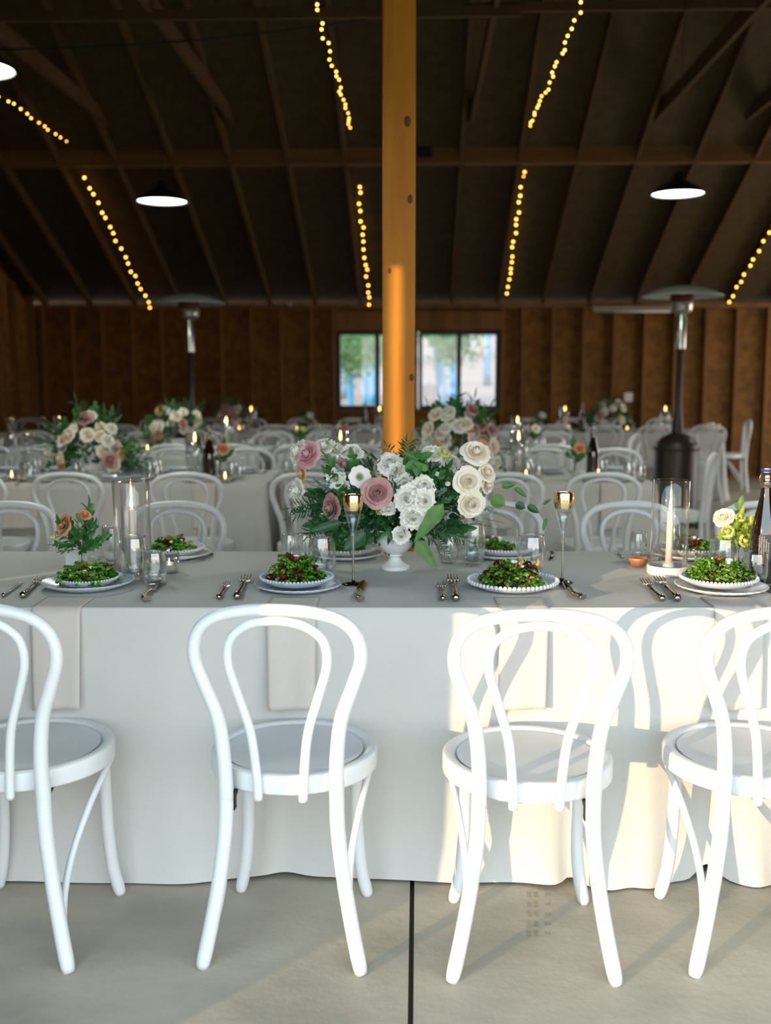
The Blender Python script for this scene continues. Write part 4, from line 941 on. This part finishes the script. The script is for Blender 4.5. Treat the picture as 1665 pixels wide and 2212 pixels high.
def bud_vase(p, lab, g, fl, sp_, s=1, detail=True):
    t = thing('bud_vase', lab, 'vase', p, 0, g); t.scale = (s,)*3
    b = MB(); b.lathe([(q.x,q.z) for q in spline([(.001,0,0),(.012,0,0),(.021,0,.012),(.0235,0,.024),(.019,0,.038),(.009,0,.049),(.0085,0,.056),(.013,0,.075),(.015,0,.085)],4)],28); b.build('glass_body', M['glass' if detail else 'glassg'], t)
    if detail:
        b = MB(); b.lathe([(.001,.003),(.012,.003),(.020,.012),(.0222,.024),(.019,.035),(.001,.035)],24); b.build('water', M['water'], t)
    b = MB()
    for i in range(4): b.tube([(r_.uniform(-.01,.01),r_.uniform(-.01,.01),.006),(0,0,.055),(r_.uniform(-.008,.008),0,.10)],.0013,5)
    b.build('stems', M['stem'], t)
    f = thing('bud_posy', 'posy in '+lab, 'flowers', (p[0],p[1],p[2]+.08*s), 0, g+' flowers'); f.scale = (s,)*3
    for k,x,y,z,r,d in fl: flower(f,k,(x,y,z),d,r)
    for k,x,y,z,dx,dy,dz,sc in sp_: sprig(f,k,(x,y,z),(dx,dy,dz),sc,r_.uniform(0,6),r_.randrange(3))
    return t
gv = 'glass bud vases on the nearest table'
p = at(178,1247,TZ)
bud_vase(p,'round clear bud vase with coral rose and mint-like leaves at left',gv,
  [('coral',-.030,-.03,.068,.033,(-.6,-.8,.35)),('coral',.016,-.01,.092,.020,(.3,-.5,.8)),('lime',-.066,-.01,.032,.020,(-.9,-.5,.1)),('lime',.040,-.01,.065,.016,(.5,-.8,.3))],
  [('broad',0,.01,0,.04,.02,1,.95),('bright',.0,-.02,0,.1,-.25,.9,.9),('broad',0,-.01,0,-.1,-.5,.7,.7),('broad',.0,0,0,.7,.2,.3,.6),('broad',.0,0,0,-.6,.3,.4,.7),('broad',0,-.01,0,-.25,-.25,.8,.8),('broad',0,-.01,0,.45,-.2,.6,.75),('broad',0,0,0,-.8,-.2,.25,.6),('broad',0,-.01,0,.9,-.1,.35,.6),('bright',0,-.01,0,-.5,-.5,.05,.6),('broad',0,0,-.01,.3,-.8,.3,.5)],1.12)
p = at(1592,1240,TZ)
bud_vase(p,'bud vase with sunlit lime leaves and cream petals left of the bottle',gv,
  [('lime',-.035,-.02,.040,.034,(-.5,-.8,.4)),('lime',.030,-.02,.072,.032,(.3,-.8,.4)),('lime',.005,-.03,.022,.034,(.1,-1,0)),('cream',-.040,.01,.075,.030,(-.5,-.6,.5)),('lime',.045,.0,.030,.026,(.7,-.6,.2)),('lime',-.005,-.02,.078,.026,(-.1,-.7,.7))],
  [('lime',0,0,0,.02,-.05,1,1.25),('lime',0,-.01,0,-.35,-.25,.8,1.0),('lime',0,-.01,0,.55,-.2,.6,1.0),('lime',0,-.02,0,.2,-.5,.8,1.0),('lime',0,0,0,.2,.5,.8,1.1),('lime',0,0,0,-.8,-.2,.35,.9),('bright',0,-.01,0,.7,-.3,.1,.6),('lime',0,-.01,0,-.1,-.6,.5,1),('bright',0,0,0,0,0,1,1.1)],1.12)
# ---------------------------------------------------------------- things on the tables behind
gv = 'bud vases on the tables behind'
def bv(px,Y,lab,c1='coral'):
    bud_vase(posY(px,Y),lab,gv,[(c1,.02,-.02,.07,.034,(.2,-.8,.5)),('lime',-.03,0,.05,.02,(-.5,-.5,.3))],[('broad',0,0,0,0,0,1,.9),('broad',0,0,0,-.6,-.3,.7,.7),('broad',0,0,0,.6,-.2,.6,.7),('broad',0,0,0,.2,-.6,.4,.6)],1.2,False)
bv(478,6.25,'vase with orange rose beside the left dark bottle'); bv(1243,6.3,'vase with coral rose beside the right dark bottle')
bv(650,8.7,'bud vase with dark leaves on the third-row table left of the post','lime'); bv(740,8.9,'bud vase behind the big arrangement, third row','mauve'); bv(1150,8.7,'bud vase with a cream bloom on the third-row table','cream'); bv(1165,11.9,'bud vase on the rearmost table near a candle','white')
bv(668,11.9,'tiny bud vase on the rearmost table under the window','white')
bottle(posY(455,6.15),'dark bottle with pale label mark on the left second-row table','dark swing-top bottles',1,False)
bottle(posY(1282,6.35),'dark bottle between the coral posy and the sideways chair on the right table','dark swing-top bottles',1,False)
bottle(posY(1257,11.85),'dark bottle on the rearmost table at right','dark swing-top bottles',1,False); bottle(posY(788,11.9),'dark bottle on the rearmost table below the window','dark swing-top bottles',1,False)
proto = None
def bgcandle(px,Y,lab,glass=True):
    c = posY(px,Y); t = thing('hurricane_candle', lab, 'candle', c, 0, 'lit taper candles on the tables behind')
    b = MB(); b.lathe([(.001,0),(.064,0),(.064,.026),(.058,.028),(.001,.014)],28); b.build('marble_base', M['marble'], t)
    if glass: b = MB(); b.lathe([(.052,.014),(.055,.014),(.055,.285),(.052,.285),(.052,.014)],28); b.build('glass_cylinder', M['glassg'], t)
    b = MB(); b.lathe([(.001,.014),(.011,.014),(.0095,.225),(.001,.228)],12); b.build('taper', M['wax'], t)
    link('flame', FLF, t, (0,0,.232)); return t
for px,Y,l in ((425,6.15,'lit candle in glass left of the dark bottle, second row'),(1120,6.3,'lit candle in glass right of the blush arrangement, second row'),(736,6.3,'lit candle just behind the big arrangement, second row'),
               (493,8.65,'lit candle on the third-row table left of the post'),(1117,8.75,'lit candle on the third-row table right of the post'),(140,8.7,'lit candle behind the left arrangement, third row'),
               (546,11.85,'lit candle on the rearmost table beside the small dark arrangement'),(820,11.9,'lit candle on the rearmost table touching the left edge of the post'),(1219,11.9,'lit candle on the rearmost table left of the cream arrangement'),(1437,11.95,'lit candle on the rearmost table left of the heater pole')): bgcandle(px,Y,l)
gq = 'votive candles on the tables behind'
for px,Y,l in ((35,6.1,'glowing votive at the left edge, second row'),(488,6.02,'glowing votive right of the dark bottle, second row'),(1137,6.15,'glowing votive near the right second-row candle'),(1295,6.2,'glowing votive by the right second-row bottle'),(324,8.5,'glowing votive on the third-row table below the left heater'),(660,8.5,'glowing votive on the third-row table'),
               (643,11.8,'glowing votive on the rearmost table left of the window'),(1228,11.8,'glowing votive on the rearmost table below a candle'),(1355,11.8,'glowing votive on the rearmost table right of the cream arrangement'),(520,11.8,'glowing votive on the rearmost table by the dark arrangement')):
    votive(posY(px,Y),l,gq,.032,.06,2)
gc = 'clear flared carafes at left'
for px,Y,l in ((37,8.6,'clear carafe with amber rim standing at the far left, third row'),(72,6.2,'clear carafe nearer the camera at left, second row')):
    t = thing('carafe',l,'carafe',posY(px,Y),0,gc); b = MB(); b.lathe([(q.x,q.z) for q in spline([(.001,0,0),(.045,0,0),(.05,0,.02),(.042,0,.08),(.024,0,.16),(.024,0,.20),(.042,0,.275)],4)],28); b.build('glass_body', M['glassg'], t)
    b = MB(); b.lathe([(.041,.27),(.043,.275),(.041,.278)],28); b.build('gold_rim', M['gold'], t)
# plates, salads and glasses at the seats behind
gb = MB(); GB = glass_mb(.036,.10,.01).mesh('stemless_glass', M['glassg']); GB2 = glass_mb(.031,.085,.01).mesh('stemless_glass', M['glassg'])
sal0 = salad((0,0,-50),'x',77,.075,.2,None,.1,36); sal_me = sal0.children[0].data
for o in list(sal0.children)+[sal0]: bpy.data.objects.remove(o)
def seats(Y, pxs, lab, far, row, full=True):
    for i,px in enumerate(pxs):
        c = posY(px,Y); x,y,z = c
        l = '%s, %s from the left' % (lab, ORD[i])
        t = plate_thing('charger',(x,y,TZ),'pale charger '+l,'plate','chargers, '+row,'plate_w',.128)
        if full:
            plate_thing('beaded',(x,y,TZ+.011),'beaded plate '+l,'plate','beaded plates, '+row,'plate',.108)
            tag(link('salad',sal_me,None,(x,y,TZ+.018),(0,0,i)),'small green salad '+l,'salad','salads, '+row)
        s = -1 if far else 1
        tag(link('stemless_glass',GB,None,(x+.14*s,y+.15*s,TZ)),'taller stemless glass '+l,'glass','taller glasses, '+row)
        tag(link('stemless_glass',GB2,None,(x+.20*s,y+.09*s,TZ)),'shorter stemless glass '+l,'glass','shorter glasses, '+row)
        if full:
            fork((x-.16*s,y-.08*s,TZ),0 if not far else pi,'fork '+l,'forks, '+row); knife((x+.17*s,y-.08*s,TZ),0 if not far else pi,'knife '+l,'knives, '+row)
seats(T2Y+.17,(-5,105,265,443,700,880,1095,1320),'at the near side of the second-row tables',False,'near side of the second row')
seats(T2Y+.70,(45,150,310,400,520,690,1040,1180,1340),'at the far side of the second-row tables',True,'far side of the second row')
seats(T3Y+.17,(20,110,255,398,560,640,760,1180),'at the near side of the third-row tables',False,'near side of the third row')
seats(T3Y+.70,(60,180,300,440,580,700,1090,1200),'at the far side of the third-row tables',True,'far side of the third row',False)
seats(T4Y+.17,(170,288,380,485,600,700,790,1100,1190,1300,1405,1518),'at the near side of the rearmost tables',False,'near side of the last row',False)
